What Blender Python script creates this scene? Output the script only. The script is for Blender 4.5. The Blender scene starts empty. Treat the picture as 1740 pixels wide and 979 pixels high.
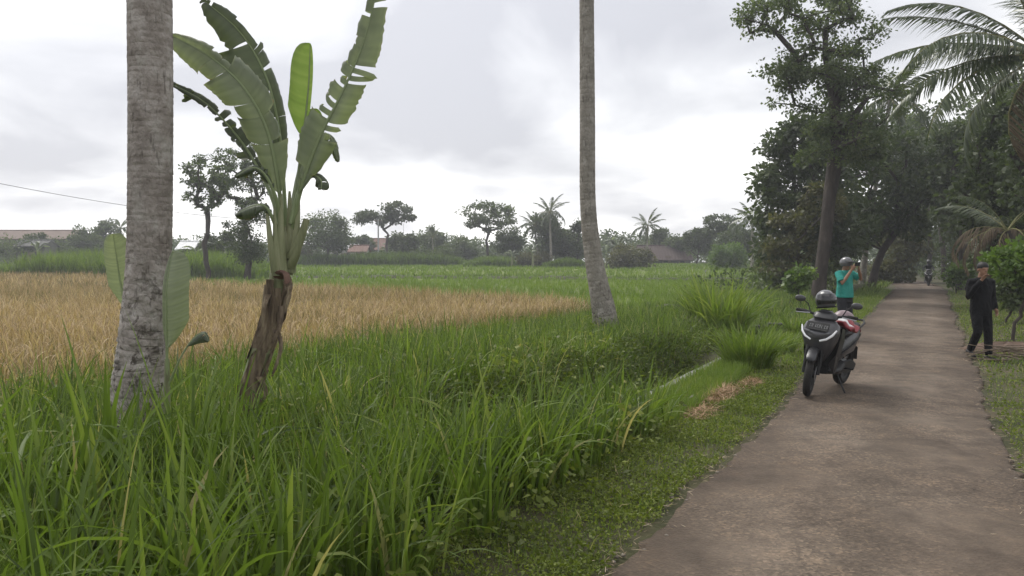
import bpy, bmesh, math, random
import numpy as np
from mathutils import Vector, Matrix, Euler, Quaternion

PI = math.pi
HAZE = 0.0011
R = math.radians
scene = bpy.context.scene
COL = scene.collection

# ---------------------------------------------------------------- camera
CAM_H, PITCH, FPX = 1.73, math.atan(48.5 / 1350.0), 1350.0     # eye height, tilt below the horizon, focal length (px of a 1740 px wide frame)
cam_data = bpy.data.cameras.new('camera')
cam_data.sensor_width = 36.0
cam_data.lens = FPX / 1740.0 * 36.0
cam_data.clip_start = 0.05
cam_data.clip_end = 3000
cam = bpy.data.objects.new('camera', cam_data)
cam.location = (0, 0, CAM_H)
cam.rotation_euler = (PI / 2 - PITCH, 0, 0)
COL.objects.link(cam)
scene.camera = cam

# ---------------------------------------------------------------- sky, sun, exposure
SUN_EL, SUN_AZ = R(56), R(-32)       # behind thin cloud, ahead and to the left
SUN_DIR = Vector((math.sin(SUN_AZ) * math.cos(SUN_EL), math.cos(SUN_AZ) * math.cos(SUN_EL), math.sin(SUN_EL)))
world = bpy.data.worlds.new('World')
scene.world = world
world.use_nodes = True
nt = world.node_tree
nt.nodes.clear()
def N(t, tree, **kw):
    n = tree.nodes.new(t)
    for k, v in kw.items():
        setattr(n, k, v)
    return n
def ramp(node, stops, interp='LINEAR'):
    r = node.color_ramp
    r.interpolation = interp
    while len(r.elements) > 1:
        r.elements.remove(r.elements[0])
    r.elements[0].position = stops[0][0]; r.elements[0].color = (*stops[0][1], 1)
    for p, c in stops[1:]:
        e = r.elements.new(p); e.color = (*c, 1)
L = nt.links
tc = N('ShaderNodeTexCoord', nt)
sep = N('ShaderNodeSeparateXYZ', nt); L.new(tc.outputs['Generated'], sep.inputs[0])
zc = N('ShaderNodeMath', nt, operation='MAXIMUM'); L.new(sep.outputs['Z'], zc.inputs[0]); zc.inputs[1].default_value = 0.0
za = N('ShaderNodeMath', nt, operation='ADD'); L.new(zc.outputs[0], za.inputs[0]); za.inputs[1].default_value = 0.24
dx = N('ShaderNodeMath', nt, operation='DIVIDE'); L.new(sep.outputs['X'], dx.inputs[0]); L.new(za.outputs[0], dx.inputs[1])
dy = N('ShaderNodeMath', nt, operation='DIVIDE'); L.new(sep.outputs['Y'], dy.inputs[0]); L.new(za.outputs[0], dy.inputs[1])
cmb = N('ShaderNodeCombineXYZ', nt); L.new(dx.outputs[0], cmb.inputs[0]); L.new(dy.outputs[0], cmb.inputs[1])
cmb.inputs[2].default_value = 3.7
n1 = N('ShaderNodeTexNoise', nt); n1.inputs['Scale'].default_value = 1.25; n1.inputs['Detail'].default_value = 7; n1.inputs['Roughness'].default_value = 0.5; n1.inputs['Distortion'].default_value = 0.35
n2 = N('ShaderNodeTexNoise', nt); n2.inputs['Scale'].default_value = 0.33; n2.inputs['Detail'].default_value = 2
L.new(cmb.outputs[0], n1.inputs['Vector']); L.new(cmb.outputs[0], n2.inputs['Vector'])
mx = N('ShaderNodeMath', nt, operation='MULTIPLY_ADD'); L.new(n1.outputs['Fac'], mx.inputs[0]); mx.inputs[1].default_value = 0.62
m2 = N('ShaderNodeMath', nt, operation='MULTIPLY'); L.new(n2.outputs['Fac'], m2.inputs[0]); m2.inputs[1].default_value = 0.38
L.new(m2.outputs[0], mx.inputs[2])
cr = N('ShaderNodeValToRGB', nt); L.new(mx.outputs[0], cr.inputs[0])
ramp(cr, [(0.38, (0.36, 0.364, 0.392)), (0.445, (0.47, 0.474, 0.495)), (0.505, (0.62, 0.621, 0.63)), (0.575, (0.89, 0.88, 0.87))])
# thin cloud is brighter round the hidden sun
dot = N('ShaderNodeVectorMath', nt, operation='DOT_PRODUCT'); L.new(tc.outputs['Generated'], dot.inputs[0]); dot.inputs[1].default_value = SUN_DIR
glow = N('ShaderNodeMapRange', nt); L.new(dot.outputs['Value'], glow.inputs['Value'])
glow.inputs['From Min'].default_value = 0.45; glow.inputs['From Max'].default_value = 1.0; glow.inputs['To Min'].default_value = 1.0; glow.inputs['To Max'].default_value = 1.45
cl = N('ShaderNodeVectorMath', nt, operation='SCALE'); L.new(cr.outputs['Color'], cl.inputs[0]); L.new(glow.outputs[0], cl.inputs['Scale'])
sky = N('ShaderNodeTexSky', nt, sky_type='NISHITA'); sky.sun_disc = False
sky.sun_elevation = SUN_EL; sky.sun_rotation = SUN_AZ; sky.air_density = 1.3; sky.dust_density = 3.0
skys = N('ShaderNodeVectorMath', nt, operation='SCALE'); L.new(sky.outputs[0], skys.inputs[0]); skys.inputs['Scale'].default_value = 0.10
mix = N('ShaderNodeMix', nt, data_type='RGBA'); mix.inputs[0].default_value = 0.94
L.new(skys.outputs[0], mix.inputs[6]); L.new(cl.outputs[0], mix.inputs[7])
bg = N('ShaderNodeBackground', nt); L.new(mix.outputs[2], bg.inputs[0]); bg.inputs[1].default_value = 1.0
out = N('ShaderNodeOutputWorld', nt); L.new(bg.outputs[0], out.inputs[0])

sun_data = bpy.data.lights.new('sun', 'SUN')
sun_data.energy = 1.5; sun_data.angle = R(24); sun_data.color = (1.0, 0.96, 0.9)
sun = bpy.data.objects.new('sun', sun_data); COL.objects.link(sun)
sun.rotation_euler = SUN_DIR.to_track_quat('Z', 'Y').to_euler()

scene.view_settings.view_transform = 'Standard'
scene.view_settings.look = 'None'
scene.view_settings.exposure = 0.82
scene.view_settings.gamma = 1.0
scene.view_settings.use_curve_mapping = False
scene.cycles.max_bounces = 6
scene.cycles.transparent_max_bounces = 8
scene.cycles.volume_bounces = 0

# ---------------------------------------------------------------- helpers
FWD = Vector((0, math.cos(PITCH), -math.sin(PITCH)))
UP = Vector((0, math.sin(PITCH), math.cos(PITCH)))
def at(px, py, D):
    """world point seen at a photograph pixel, D metres ahead"""
    r = FWD + Vector((1, 0, 0)) * ((px - 870) / FPX) + UP * ((489.5 - py) / FPX)
    return Vector((0, 0, CAM_H)) + r * (D / r.y)
U = np.array([0.460, 0.888]); NL = np.array([-0.888, 0.460]); P0 = np.array([0.61, 4.34])   # road: direction, left normal, a point of its left edge
def st(x, y):
    a = np.asarray(x) - P0[0]; b = np.asarray(y) - P0[1]
    return a * U[0] + b * U[1], a * NL[0] + b * NL[1]
def xy(s, t):
    s = np.asarray(s); t = np.asarray(t)
    return P0[0] + s * U[0] + t * NL[0], P0[1] + s * U[1] + t * NL[1]
def sstep(a, b, v):
    k = np.clip((np.asarray(v, float) - a) / (b - a), 0, 1)
    return k * k * (3 - 2 * k)
def wave(x, y, sc, seed=0.0):
    x = np.asarray(x, float) / sc + seed; y = np.asarray(y, float) / sc - seed * 0.7
    return (np.sin(x * 1.3 + 1.7 * np.sin(y * 0.9)) + np.sin(y * 1.7 + 1.3 * np.sin(x * 1.1 + 2)) + np.sin((x + y) * 2.3 + 1.1 * np.sin(x * 2.1))) / 3
def road_w(s):
    return 2.09 + 0.010 * np.maximum(np.asarray(s), 0) 
def gz(x, y):
    s, t = st(x, y)
    w = road_w(s)
    z = np.zeros_like(np.asarray(t, float))
    field = -0.25 + 1.15 * sstep(32, 125, y)
    bank = 0.06 + 0.05 * wave(x, y, 1.1, 2)
    z = z + (bank - 0) * sstep(2.6, 3.3, t)
    z = z + (field - bank) * sstep(6.2, 7.3, t)
    op = sstep(0.6, 2.6, s) * (1 - sstep(10.2, 11.2, s))          # the open stretch of the ditch
    d = sstep(1.58, 1.62, t) * (1 - sstep(2.35, 3.1, t))
    z = z - d * (0.16 + 0.42 * op)
    tr = -t - w
    z = z + 0.35 * sstep(0.4, 4, tr) + 0.5 * sstep(4, 9, tr) + 0.5 * sstep(8, 30, tr)
    z = z + 0.015 * wave(x, y, 0.5) * (np.abs(t + w / 2) > w / 2)
    return z
def gzf(x, y):
    return float(gz(np.array([x]), np.array([y]))[0])

MATS = {}
def principled(name, col, rough=0.6, spec=0.4, metal=0.0):
    m = bpy.data.materials.new(name); m.use_nodes = True
    b = m.node_tree.nodes['Principled BSDF']
    b.inputs['Base Color'].default_value = (*col, 1); b.inputs['Roughness'].default_value = rough
    b.inputs['Specular IOR Level'].default_value = spec; b.inputs['Metallic'].default_value = metal
    MATS[name] = m
    return m
def noisy(name, stops, scale=6, detail=6, rough=0.8, bump=0.2, bscale=None, spec=0.3, coords='Object', stretch=(1, 1, 1), dist=0.0, bdist=0.02):
    m = principled(name, (0.5, 0.5, 0.5), rough, spec)
    t = m.node_tree; b = t.nodes['Principled BSDF']
    c = N('ShaderNodeTexCoord', t); mp = N('ShaderNodeMapping', t); mp.inputs['Scale'].default_value = stretch
    t.links.new(c.outputs[coords], mp.inputs[0])
    n = N('ShaderNodeTexNoise', t); n.inputs['Scale'].default_value = scale; n.inputs['Detail'].default_value = detail; n.inputs['Roughness'].default_value = 0.62; n.inputs['Distortion'].default_value = dist
    t.links.new(mp.outputs[0], n.inputs['Vector'])
    r = N('ShaderNodeValToRGB', t); ramp(r, stops); t.links.new(n.outputs['Fac'], r.inputs[0]); t.links.new(r.outputs[0], b.inputs['Base Color'])
    if bump:
        n2 = N('ShaderNodeTexNoise', t); n2.inputs['Scale'].default_value = bscale or scale * 4; n2.inputs['Detail'].default_value = 4
        t.links.new(mp.outputs[0], n2.inputs['Vector'])
        bp = N('ShaderNodeBump', t); bp.inputs['Strength'].default_value = bump; bp.inputs['Distance'].default_value = bdist
        t.links.new(n2.outputs['Fac'], bp.inputs['Height']); t.links.new(bp.outputs[0], b.inputs['Normal'])
    return m
def leafy(name, stops, trans=0.3, rough=0.45, spec=0.4, tcol=1.25):
    """foliage: colour from the per-leaf 'tint' attribute, some light passes through"""
    m = principled(name, (0.1, 0.2, 0.05), rough, spec)
    t = m.node_tree; b = t.nodes['Principled BSDF']; o = t.nodes['Material Output']
    a = N('ShaderNodeAttribute', t, attribute_name='tint')
    r = N('ShaderNodeValToRGB', t); ramp(r, stops); t.links.new(a.outputs['Fac'], r.inputs[0]); t.links.new(r.outputs[0], b.inputs['Base Color'])
    tr = N('ShaderNodeBsdfTranslucent', t)
    g = N('ShaderNodeMix', t, data_type='RGBA', blend_type='MULTIPLY'); g.inputs[0].default_value = 1.0
    t.links.new(r.outputs[0], g.inputs[6]); g.inputs[7].default_value = (1.15 * tcol, 1.25 * tcol, 0.6 * tcol, 1)
    t.links.new(g.outputs[2], tr.inputs['Color'])
    ms = N('ShaderNodeMixShader', t); ms.inputs[0].default_value = trans
    t.links.new(b.outputs[0], ms.inputs[1]); t.links.new(tr.outputs[0], ms.inputs[2]); t.links.new(ms.outputs[0], o.inputs['Surface'])
    return m

def new_obj(name, me, mat, parent=None):
    if mat is not None:
        me.materials.append(mat)
    o = bpy.data.objects.new(name, me); COL.objects.link(o)
    if parent is not None:
        o.parent = parent
    return o
def np_mesh(name, V, F, tint=None, smooth=True):
    """V (n,3), F (m,4) quads"""
    V = np.ascontiguousarray(V, dtype=np.float32); F = np.ascontiguousarray(F, dtype=np.int32)
    me = bpy.data.meshes.new(name)
    me.vertices.add(len(V)); me.vertices.foreach_set('co', V.ravel())
    k = F.shape[1]
    me.loops.add(F.size); me.loops.foreach_set('vertex_index', F.ravel())
    me.polygons.add(len(F)); me.polygons.foreach_set('loop_start', np.arange(0, F.size, k, dtype=np.int32))
    if smooth:
        me.polygons.foreach_set('use_smooth', np.ones(len(F), dtype=bool))
    if tint is not None:
        at_ = me.attributes.new('tint', 'FLOAT', 'POINT'); at_.data.foreach_set('value', np.ascontiguousarray(tint, dtype=np.float32))
    me.update(calc_edges=True)
    return me
class Big:
    """collects many small quads with a tint"""
    def __init__(s): s.V = []; s.F = []; s.T = []; s.n = 0
    def add(s, V, F, T):
        s.V.append(V); s.F.append(F + s.n); s.T.append(T); s.n += len(V)
    def mesh(s, name, smooth=True):
        return np_mesh(name, np.concatenate(s.V), np.concatenate(s.F), np.concatenate(s.T), smooth)
class M:
    """small hand-made meshes"""
    def __init__(s): s.V = []; s.F = []
    def add(s, V, F):
        n = len(s.V); s.V += [tuple(v) for v in V]; s.F += [tuple(i + n for i in f) for f in F]; return s
    def box(s, c, d, rot=None, taper=1.0):
        V = []
        for z in (-1, 1):
            k = taper if z > 0 else 1
            for x, y in ((-1, -1), (1, -1), (1, 1), (-1, 1)):
                v = Vector((x * d[0] / 2 * k, y * d[1] / 2 * k, z * d[2] / 2))
                if rot is not None: v = rot @ v
                V.append(v + Vector(c))
        return s.add(V, [(0, 3, 2, 1), (4, 5, 6, 7), (0, 1, 5, 4), (1, 2, 6, 5), (2, 3, 7, 6), (3, 0, 4, 7)])
    def tube(s, pts, rad, n=8, cap=True, ell=None):
        pts = [Vector(p) for p in pts]
        if not hasattr(rad, '__len__'): rad = [rad] * len(pts)
        V = []; F = []; ref = None
        for i, p in enumerate(pts):
            d = (pts[min(i + 1, len(pts) - 1)] - pts[max(i - 1, 0)]).normalized()
            if ref is None:
                ref = d.orthogonal() if ell is None else Vector(ell)
            a = (ref - d * ref.dot(d)).normalized(); ref = a
            b = d.cross(a)
            ra, rb = rad[i] if hasattr(rad[i], '__len__') else (rad[i], rad[i])
            for k in range(n):
                th = 2 * PI * k / n
                V.append(p + a * (ra * math.cos(th)) + b * (rb * math.sin(th)))
        for i in range(len(pts) - 1):
            for k in range(n):
                F.append((i * n + k, i * n + (k + 1) % n, (i + 1) * n + (k + 1) % n, (i + 1) * n + k))
        if cap:
            F.append(tuple(range(n - 1, -1, -1))); F.append(tuple((len(pts) - 1) * n + k for k in range(n)))
        return s.add(V, F)
    def loft(s, rings, cap=True, closed=True):
        n = len(rings[0]); V = [v for r in rings for v in r]; F = []
        for i in range(len(rings) - 1):
            for k in range(n if closed else n - 1):
                F.append((i * n + k, i * n + (k + 1) % n, (i + 1) * n + (k + 1) % n, (i + 1) * n + k))
        if cap and closed:
            F.append(tuple(range(n - 1, -1, -1))); F.append(tuple((len(rings) - 1) * n + k for k in range(n)))
        return s.add(V, F)
    def ball(s, c, r, nu=12, nv=8, rot=None):
        r = r if hasattr(r, '__len__') else (r, r, r); rings = []
        for j in range(nv + 1):
            ph = -PI / 2 + PI * min(max(j, 0.12), nv - 0.12) / nv
            ring = []
            for i in range(nu):
                th = 2 * PI * i / nu
                v = Vector((r[0] * math.cos(ph) * math.cos(th), r[1] * math.cos(ph) * math.sin(th), r[2] * math.sin(ph)))
                if rot is not None: v = rot @ v
                ring.append(v + Vector(c))
            rings.append(ring)
        return s.loft(rings)
    def lathe(s, prof, n=24, axis='y', c=(0, 0, 0)):
        """profile (radius, along) turned about an axis, closed loop"""
        V = []; F = []; k = len(prof); c = Vector(c)
        for i in range(n):
            th = 2 * PI * i / n; ct, sn = math.cos(th), math.sin(th)
            for r, a in prof:
                v = Vector((r * ct, a, r * sn)) if axis == 'y' else Vector((r * ct, r * sn, a))
                V.append(v + c)
        for i in range(n):
            j = (i + 1) % n
            for q in range(k):
                q2 = (q + 1) % k
                F.append((i * k + q, j * k + q, j * k + q2, i * k + q2))
        return s.add(V, F)
    def build(s, name, mat, parent=None, smooth=True, bevel=0, sub=0, label=None):
        me = bpy.data.meshes.new(name); me.from_pydata(s.V, [], s.F); me.update()
        bm = bmesh.new(); bm.from_mesh(me); bmesh.ops.recalc_face_normals(bm, faces=bm.faces)
        if bevel:
            bmesh.ops.bevel(bm, geom=[e for e in bm.edges if e.calc_face_angle(0) > 0.5], offset=bevel, segments=2, affect='EDGES', clamp_overlap=True)
        bm.to_mesh(me); bm.free()
        if smooth:
            me.polygons.foreach_set('use_smooth', [True] * len(me.polygons))
        o = new_obj(name, me, mat, parent)
        if smooth:
            me.set_sharp_from_angle(angle=R(50))
        if sub:
            md = o.modifiers.new('subdivision', 'SUBSURF'); md.levels = sub; md.render_levels = sub
        if label: o['label'] = label
        return o
def tag(o, label=None, cat=None, group=None, kind=None):
    if label: o['label'] = label
    if cat: o['category'] = cat
    if group: o['group'] = group
    if kind: o['kind'] = kind
    return o
def empty(name, loc=(0, 0, 0), rz=0.0, label=None, cat=None, group=None):
    o = bpy.data.objects.new(name, None); COL.objects.link(o)
    o.location = loc; o.rotation_euler = (0, 0, rz); o.empty_display_size = 0.2
    return tag(o, label, cat, group)
def copy_tree(o, parent=None):
    c = o.copy(); COL.objects.link(c); c.parent = parent
    for ch in list(o.children):
        copy_tree(ch, c)
    return c

def blades(root, h, w, az, lean, bend, seg=5, tint=None, rng=None, fold=0.0):
    """grass blades as curved tapering ribbons; returns V, F, T"""
    n = len(root); t = np.linspace(0, 1, seg + 1)
    ang = lean[:, None] + bend[:, None] * t[None] ** 1.4
    am = (ang[:, 1:] + ang[:, :-1]) / 2; step = (h / seg)[:, None]
    hor = np.concatenate([np.zeros((n, 1)), np.cumsum(np.sin(am) * step, 1)], 1)
    ver = np.concatenate([np.zeros((n, 1)), np.cumsum(np.cos(am) * step, 1)], 1)
    ca, sa = np.cos(az)[:, None], np.sin(az)[:, None]
    P = np.stack([root[:, 0:1] + hor * ca, root[:, 1:2] + hor * sa, root[:, 2:3] + ver], -1)
    tw = rng.uniform(-0.9, 0.9, n)[:, None] * (0.3 + t[None])
    nrm = np.stack([np.cos(ang) * ca, np.cos(ang) * sa, -np.sin(ang)], -1)
    side = np.stack([-sa * np.ones_like(ang), ca * np.ones_like(ang), np.zeros_like(ang)], -1)
    sd = side * np.cos(tw)[..., None] + nrm * np.sin(tw)[..., None]
    wp = (w[:, None] / 2) * np.minimum(1, 0.45 + 2.2 * t[None]) * np.maximum(1 - t[None] ** 2.4, 0.03)
    A = P - sd * wp[..., None]; B = P + sd * wp[..., None]
    if fold:
        up = np.cross(side, nrm); nn = nrm * np.cos(tw)[..., None] - side * np.sin(tw)[..., None]
        Cc = P + nn * (wp * fold)[..., None]
        V = np.stack([A, Cc, B], 2); k = 3
    else:
        V = np.stack([A, B], 2); k = 2
    V = V.reshape(-1, 3)
    i = (np.arange(n) * (seg + 1) * k)[:, None, None] + (np.arange(seg) * k)[None, :, None] + np.arange(k - 1)[None, None, :]
    i = i.reshape(-1)
    F = np.stack([i, i + 1, i + 1 + k, i + k], 1)
    T = np.repeat(tint, (seg + 1) * k)
    return V, F, T
def leaves(c, d, size, rng, tint, wide=0.3, cup=0.12):
    """single leaves: cupped rhombs starting at c and pointing along d"""
    n = len(c); d = d / np.maximum(np.linalg.norm(d, axis=1, keepdims=True), 1e-6)
    r = rng.normal(size=(n, 3)); s = np.cross(d, r); s /= np.maximum(np.linalg.norm(s, axis=1, keepdims=True), 1e-6)
    nn = np.cross(d, s); L_ = size[:, None]
    V = np.stack([c, c + d * L_ * 0.5 + s * L_ * wide + nn * L_ * cup, c + d * L_, c + d * L_ * 0.5 - s * L_ * wide + nn * L_ * cup], 1).reshape(-1, 3)
    F = np.arange(4 * n).reshape(-1, 4)
    return V, F, np.repeat(tint, 4)

# ================================================================ THE SETTING
rng = np.random.default_rng(7)
# ground: one sheet to the horizon, fine near the road
def axis_steps(fine0, fine1, step, far0, far1, grow=1.18):
    a = list(np.arange(fine0, fine1 + 1e-6, step)); d = step
    while a[-1] < far1: d *= grow; a.append(a[-1] + d)
    d = step; b = [fine0]
    while b[-1] > far0: d *= grow; b.append(b[-1] - d)
    return np.array(b[:0:-1] + a)
# verge (left side of the sheet), with bare patches in the material
def soil_material():
    m = noisy('ground_soil', [(0.3, (0.030, 0.034, 0.014)), (0.5, (0.055, 0.055, 0.024)), (0.7, (0.10, 0.08, 0.05))], scale=1.4, detail=8, rough=0.95, bump=0.6, bscale=30)
    t = m.node_tree; b = t.nodes['Principled BSDF']
    return m
M_soil = soil_material()
ss = axis_steps(-8, 28, 0.22, -260, 330, 1.12); ts = np.unique(np.round(np.concatenate([axis_steps(-4.5, 8.0, 0.2, -260, 330, 1.12), [1.58, 1.6, 1.62, 1.66]]), 4))
S_, T_ = np.meshgrid(ss, ts, indexing='ij'); X_, Y_ = xy(S_, T_)
Z_ = gz(X_, Y_) - 0.015
V = np.stack([X_, Y_, Z_], -1).reshape(-1, 3); ns, ntt = S_.shape
i = (np.arange(ns - 1)[:, None] * ntt + np.arange(ntt - 1)[None]).reshape(-1)
F = np.stack([i, i + ntt, i + ntt + 1, i + 1], 1); cx = V[F].mean(1); F = F[(cx[:, 0] > -190) & (cx[:, 0] < 150) & (cx[:, 1] > -60) & (cx[:, 1] < 240)]      # the far woods close the view before this
ground = new_obj('ground', np_mesh('ground', V, F), M_soil); tag(ground, kind='structure')

# road: worn brown concrete with crumbling edges
M_road = principled('road_concrete', (0.2, 0.16, 0.13), 0.85, 0.3)
def road_material():
    t = M_road.node_tree; b = t.nodes['Principled BSDF']; k = t.links
    c = N('ShaderNodeTexCoord', t)
    big = N('ShaderNodeTexNoise', t); big.inputs['Scale'].default_value = 0.55; big.inputs['Detail'].default_value = 5; big.inputs['Roughness'].default_value = 0.6
    mp = N('ShaderNodeMapping', t); mp.inputs['Rotation'].default_value = (0, 0, R(27.4)); mp.inputs['Scale'].default_value = (1.0, 0.55, 1)
    k.new(c.outputs['Object'], mp.inputs[0]); k.new(mp.outputs[0], big.inputs['Vector'])
    r1 = N('ShaderNodeValToRGB', t); ramp(r1, [(0.28, (0.068, 0.052, 0.038)), (0.44, (0.098, 0.076, 0.057)), (0.56, (0.130, 0.104, 0.080)), (0.72, (0.172, 0.143, 0.115))]); k.new(big.outputs['Fac'], r1.inputs[0])
    mid = N('ShaderNodeTexNoise', t); mid.inputs['Scale'].default_value = 3.2; mid.inputs['Detail'].default_value = 7; mid.inputs['Roughness'].default_value = 0.65; k.new(c.outputs['Object'], mid.inputs['Vector'])
    r2 = N('ShaderNodeValToRGB', t); ramp(r2, [(0.32, (0.66, 0.64, 0.62)), (0.5, (1.0, 0.99, 0.98)), (0.7, (1.25, 1.2, 1.14))]); k.new(mid.outputs['Fac'], r2.inputs[0])
    mu = N('ShaderNodeMix', t, data_type='RGBA', blend_type='MULTIPLY'); mu.inputs[0].default_value = 1; k.new(r1.outputs[0], mu.inputs[6]); k.new(r2.outputs[0], mu.inputs[7])
    # exposed aggregate: pale and dark grit where the skin has worn off
    vo = N('ShaderNodeTexVoronoi', t); vo.inputs['Scale'].default_value = 55; k.new(c.outputs['Object'], vo.inputs['Vector'])
    sp = N('ShaderNodeSeparateColor', t); k.new(vo.outputs['Color'], sp.inputs[0])
    gr = N('ShaderNodeValToRGB', t); ramp(gr, [(0.0, (0.62, 0.62, 0.62)), (0.5, (0.95, 0.95, 0.95)), (0.80, (1.1, 1.08, 1.05)), (0.96, (1.5, 1.47, 1.42))]); k.new(sp.outputs[0], gr.inputs[0])
    wear = N('ShaderNodeTexNoise', t); wear.inputs['Scale'].default_value = 0.8; wear.inputs['Detail'].default_value = 4; k.new(c.outputs['Object'], wear.inputs['Vector'])
    wr = N('ShaderNodeMapRange', t); wr.inputs['From Min'].default_value = 0.42; wr.inputs['From Max'].default_value = 0.58; wr.inputs['To Min'].default_value = 0.25; k.new(wear.outputs['Fac'], wr.inputs['Value'])
    m3 = N('ShaderNodeMix', t, data_type='RGBA', blend_type='MULTIPLY'); k.new(wr.outputs[0], m3.inputs[0]); k.new(mu.outputs[2], m3.inputs[6]); k.new(gr.outputs[0], m3.inputs[7])
    # wheel tracks worn paler, dirt towards the edges (the road's own colouring, by place across it)
    at_ = N('ShaderNodeAttribute', t, attribute_name='tint'); wob = N('ShaderNodeMath', t, operation='MULTIPLY_ADD'); k.new(mid.outputs['Fac'], wob.inputs[0]); wob.inputs[1].default_value = 0.12; k.new(at_.outputs['Fac'], wob.inputs[2])
    tr = N('ShaderNodeValToRGB', t); ramp(tr, [(0.04, (0.62, 0.58, 0.54)), (0.16, (0.82, 0.79, 0.76)), (0.34, (1.12, 1.11, 1.10)), (0.52, (0.93, 0.92, 0.90)), (0.72, (1.14, 1.12, 1.10)), (0.92, (0.86, 0.83, 0.8)), (1.0, (0.7, 0.66, 0.62))]); k.new(wob.outputs[0], tr.inputs[0])
    m4 = N('ShaderNodeMix', t, data_type='RGBA', blend_type='MULTIPLY'); m4.inputs[0].default_value = 1; k.new(m3.outputs[2], m4.inputs[6]); k.new(tr.outputs[0], m4.inputs[7])
    # cracks
    wv = N('ShaderNodeMix', t, data_type='RGBA'); wv.inputs[0].default_value = 0.12; k.new(c.outputs['Object'], wv.inputs[6]); k.new(mid.outputs['Color'], wv.inputs[7])
    ck = N('ShaderNodeTexVoronoi', t, feature='DISTANCE_TO_EDGE'); ck.inputs['Scale'].default_value = 0.55; k.new(wv.outputs[2], ck.inputs['Vector'])
    cm = N('ShaderNodeMapRange', t); cm.inputs['From Min'].default_value = 0.0; cm.inputs['From Max'].default_value = 0.007; cm.inputs['To Min'].default_value = 0.78; cm.inputs['To Max'].default_value = 1.0; k.new(ck.outputs['Distance'], cm.inputs['Value'])
    m5 = N('ShaderNodeVectorMath', t, operation='SCALE'); k.new(m4.outputs[2], m5.inputs[0]); k.new(cm.outputs[0], m5.inputs['Scale'])
    k.new(m5.outputs[0], b.inputs['Base Color'])
    bn = N('ShaderNodeTexNoise', t); bn.inputs['Scale'].default_value = 40; bn.inputs['Detail'].default_value = 5; k.new(c.outputs['Object'], bn.inputs['Vector'])
    ad = N('ShaderNodeMath', t, operation='ADD'); k.new(bn.outputs['Fac'], ad.inputs[0]); k.new(vo.outputs['Distance'], ad.inputs[1])
    bp = N('ShaderNodeBump', t); bp.inputs['Strength'].default_value = 0.55; bp.inputs['Distance'].default_value = 0.012
    k.new(ad.outputs[0], bp.inputs['Height']); k.new(bp.outputs[0], b.inputs['Normal'])
road_material()
s1 = np.concatenate([np.arange(-9, 20, 0.12), np.arange(20, 110, 0.6)]); tt = np.concatenate([[0, 0.004, 0.02], np.linspace(0.09, 0.91, 10), [0.98, 0.996, 1]])
wn = lambda s, k: 0.045 * np.sin(s * 0.9 + k) + 0.018 * np.sin(s * 4.3 + 2 * k) + 0.014 * np.sin(s * 11.1 + k * 3) + 0.010 * np.sin(s * 27 + k)
Lt = wn(s1, 0.4) + 0.015 * rng.normal(size=len(s1)); Rt = -road_w(s1) + wn(s1, 2.2) + 0.015 * rng.normal(size=len(s1))
T_ = Rt[:, None] + (Lt - Rt)[:, None] * tt[None]; S_ = np.repeat(s1[:, None], len(tt), 1)
curve = 0.0007 * np.maximum(S_ - 45, 0) ** 2 * 4
X_, Y_ = xy(S_, T_ + curve)
Z_ = 0.025 + 0.008 * wave(X_, Y_, 0.6, 1) + 0.015 * wave(X_, Y_, 2.3, 3) - 0.018 * np.abs(tt[None] * 2 - 1) ** 6
Z_ = np.maximum(Z_, 0.004); Z_[:, 0] = -0.06; Z_[:, -1] = -0.06
V = np.stack([X_, Y_, Z_], -1).reshape(-1, 3); ns, ntt = S_.shape
i = (np.arange(ns - 1)[:, None] * ntt + np.arange(ntt - 1)[None]).reshape(-1)
road = new_obj('road', np_mesh('road', V, np.stack([i, i + ntt, i + ntt + 1, i + 1], 1), np.tile(tt, len(s1))), M_road); tag(road, kind='structure')

# concrete lip of the ditch
M_conc = noisy('old_concrete', [(0.32, (0.07, 0.075, 0.055)), (0.48, (0.17, 0.17, 0.15)), (0.66, (0.30, 0.30, 0.28))], scale=4, bump=0.5)
s1 = np.arange(2.2, 10.6, 0.2); m = M(); rings = []
for s in s1:
    e = 0.008 * math.sin(s * 7); ring = []
    for t, z in ((1.45 + e, -0.05), (1.46 + e, 0.075 + e), (1.59 - e, 0.07 + e), (1.615, -0.72)):
        x, y = xy(s, t); ring.append((float(x), float(y), z))
    rings.append(ring)
m.loft(rings); lip = m.build('ditch_wall', M_conc, smooth=False)
tag(lip, 'pale concrete edge of the irrigation ditch beside the verge', 'ditch wall')
M_water = principled('ditch_water', (0.02, 0.022, 0.014), 0.12, 0.5)
m = M(); rings = []
for s in (1.6, 6, 11):
    rings.append([(*[float(v) for v in xy(s, t)], -0.52) for t in (1.6, 2.0, 2.75)])
m.loft(rings, closed=False); tag(m.build('ditch_water', M_water), kind='structure')

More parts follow.
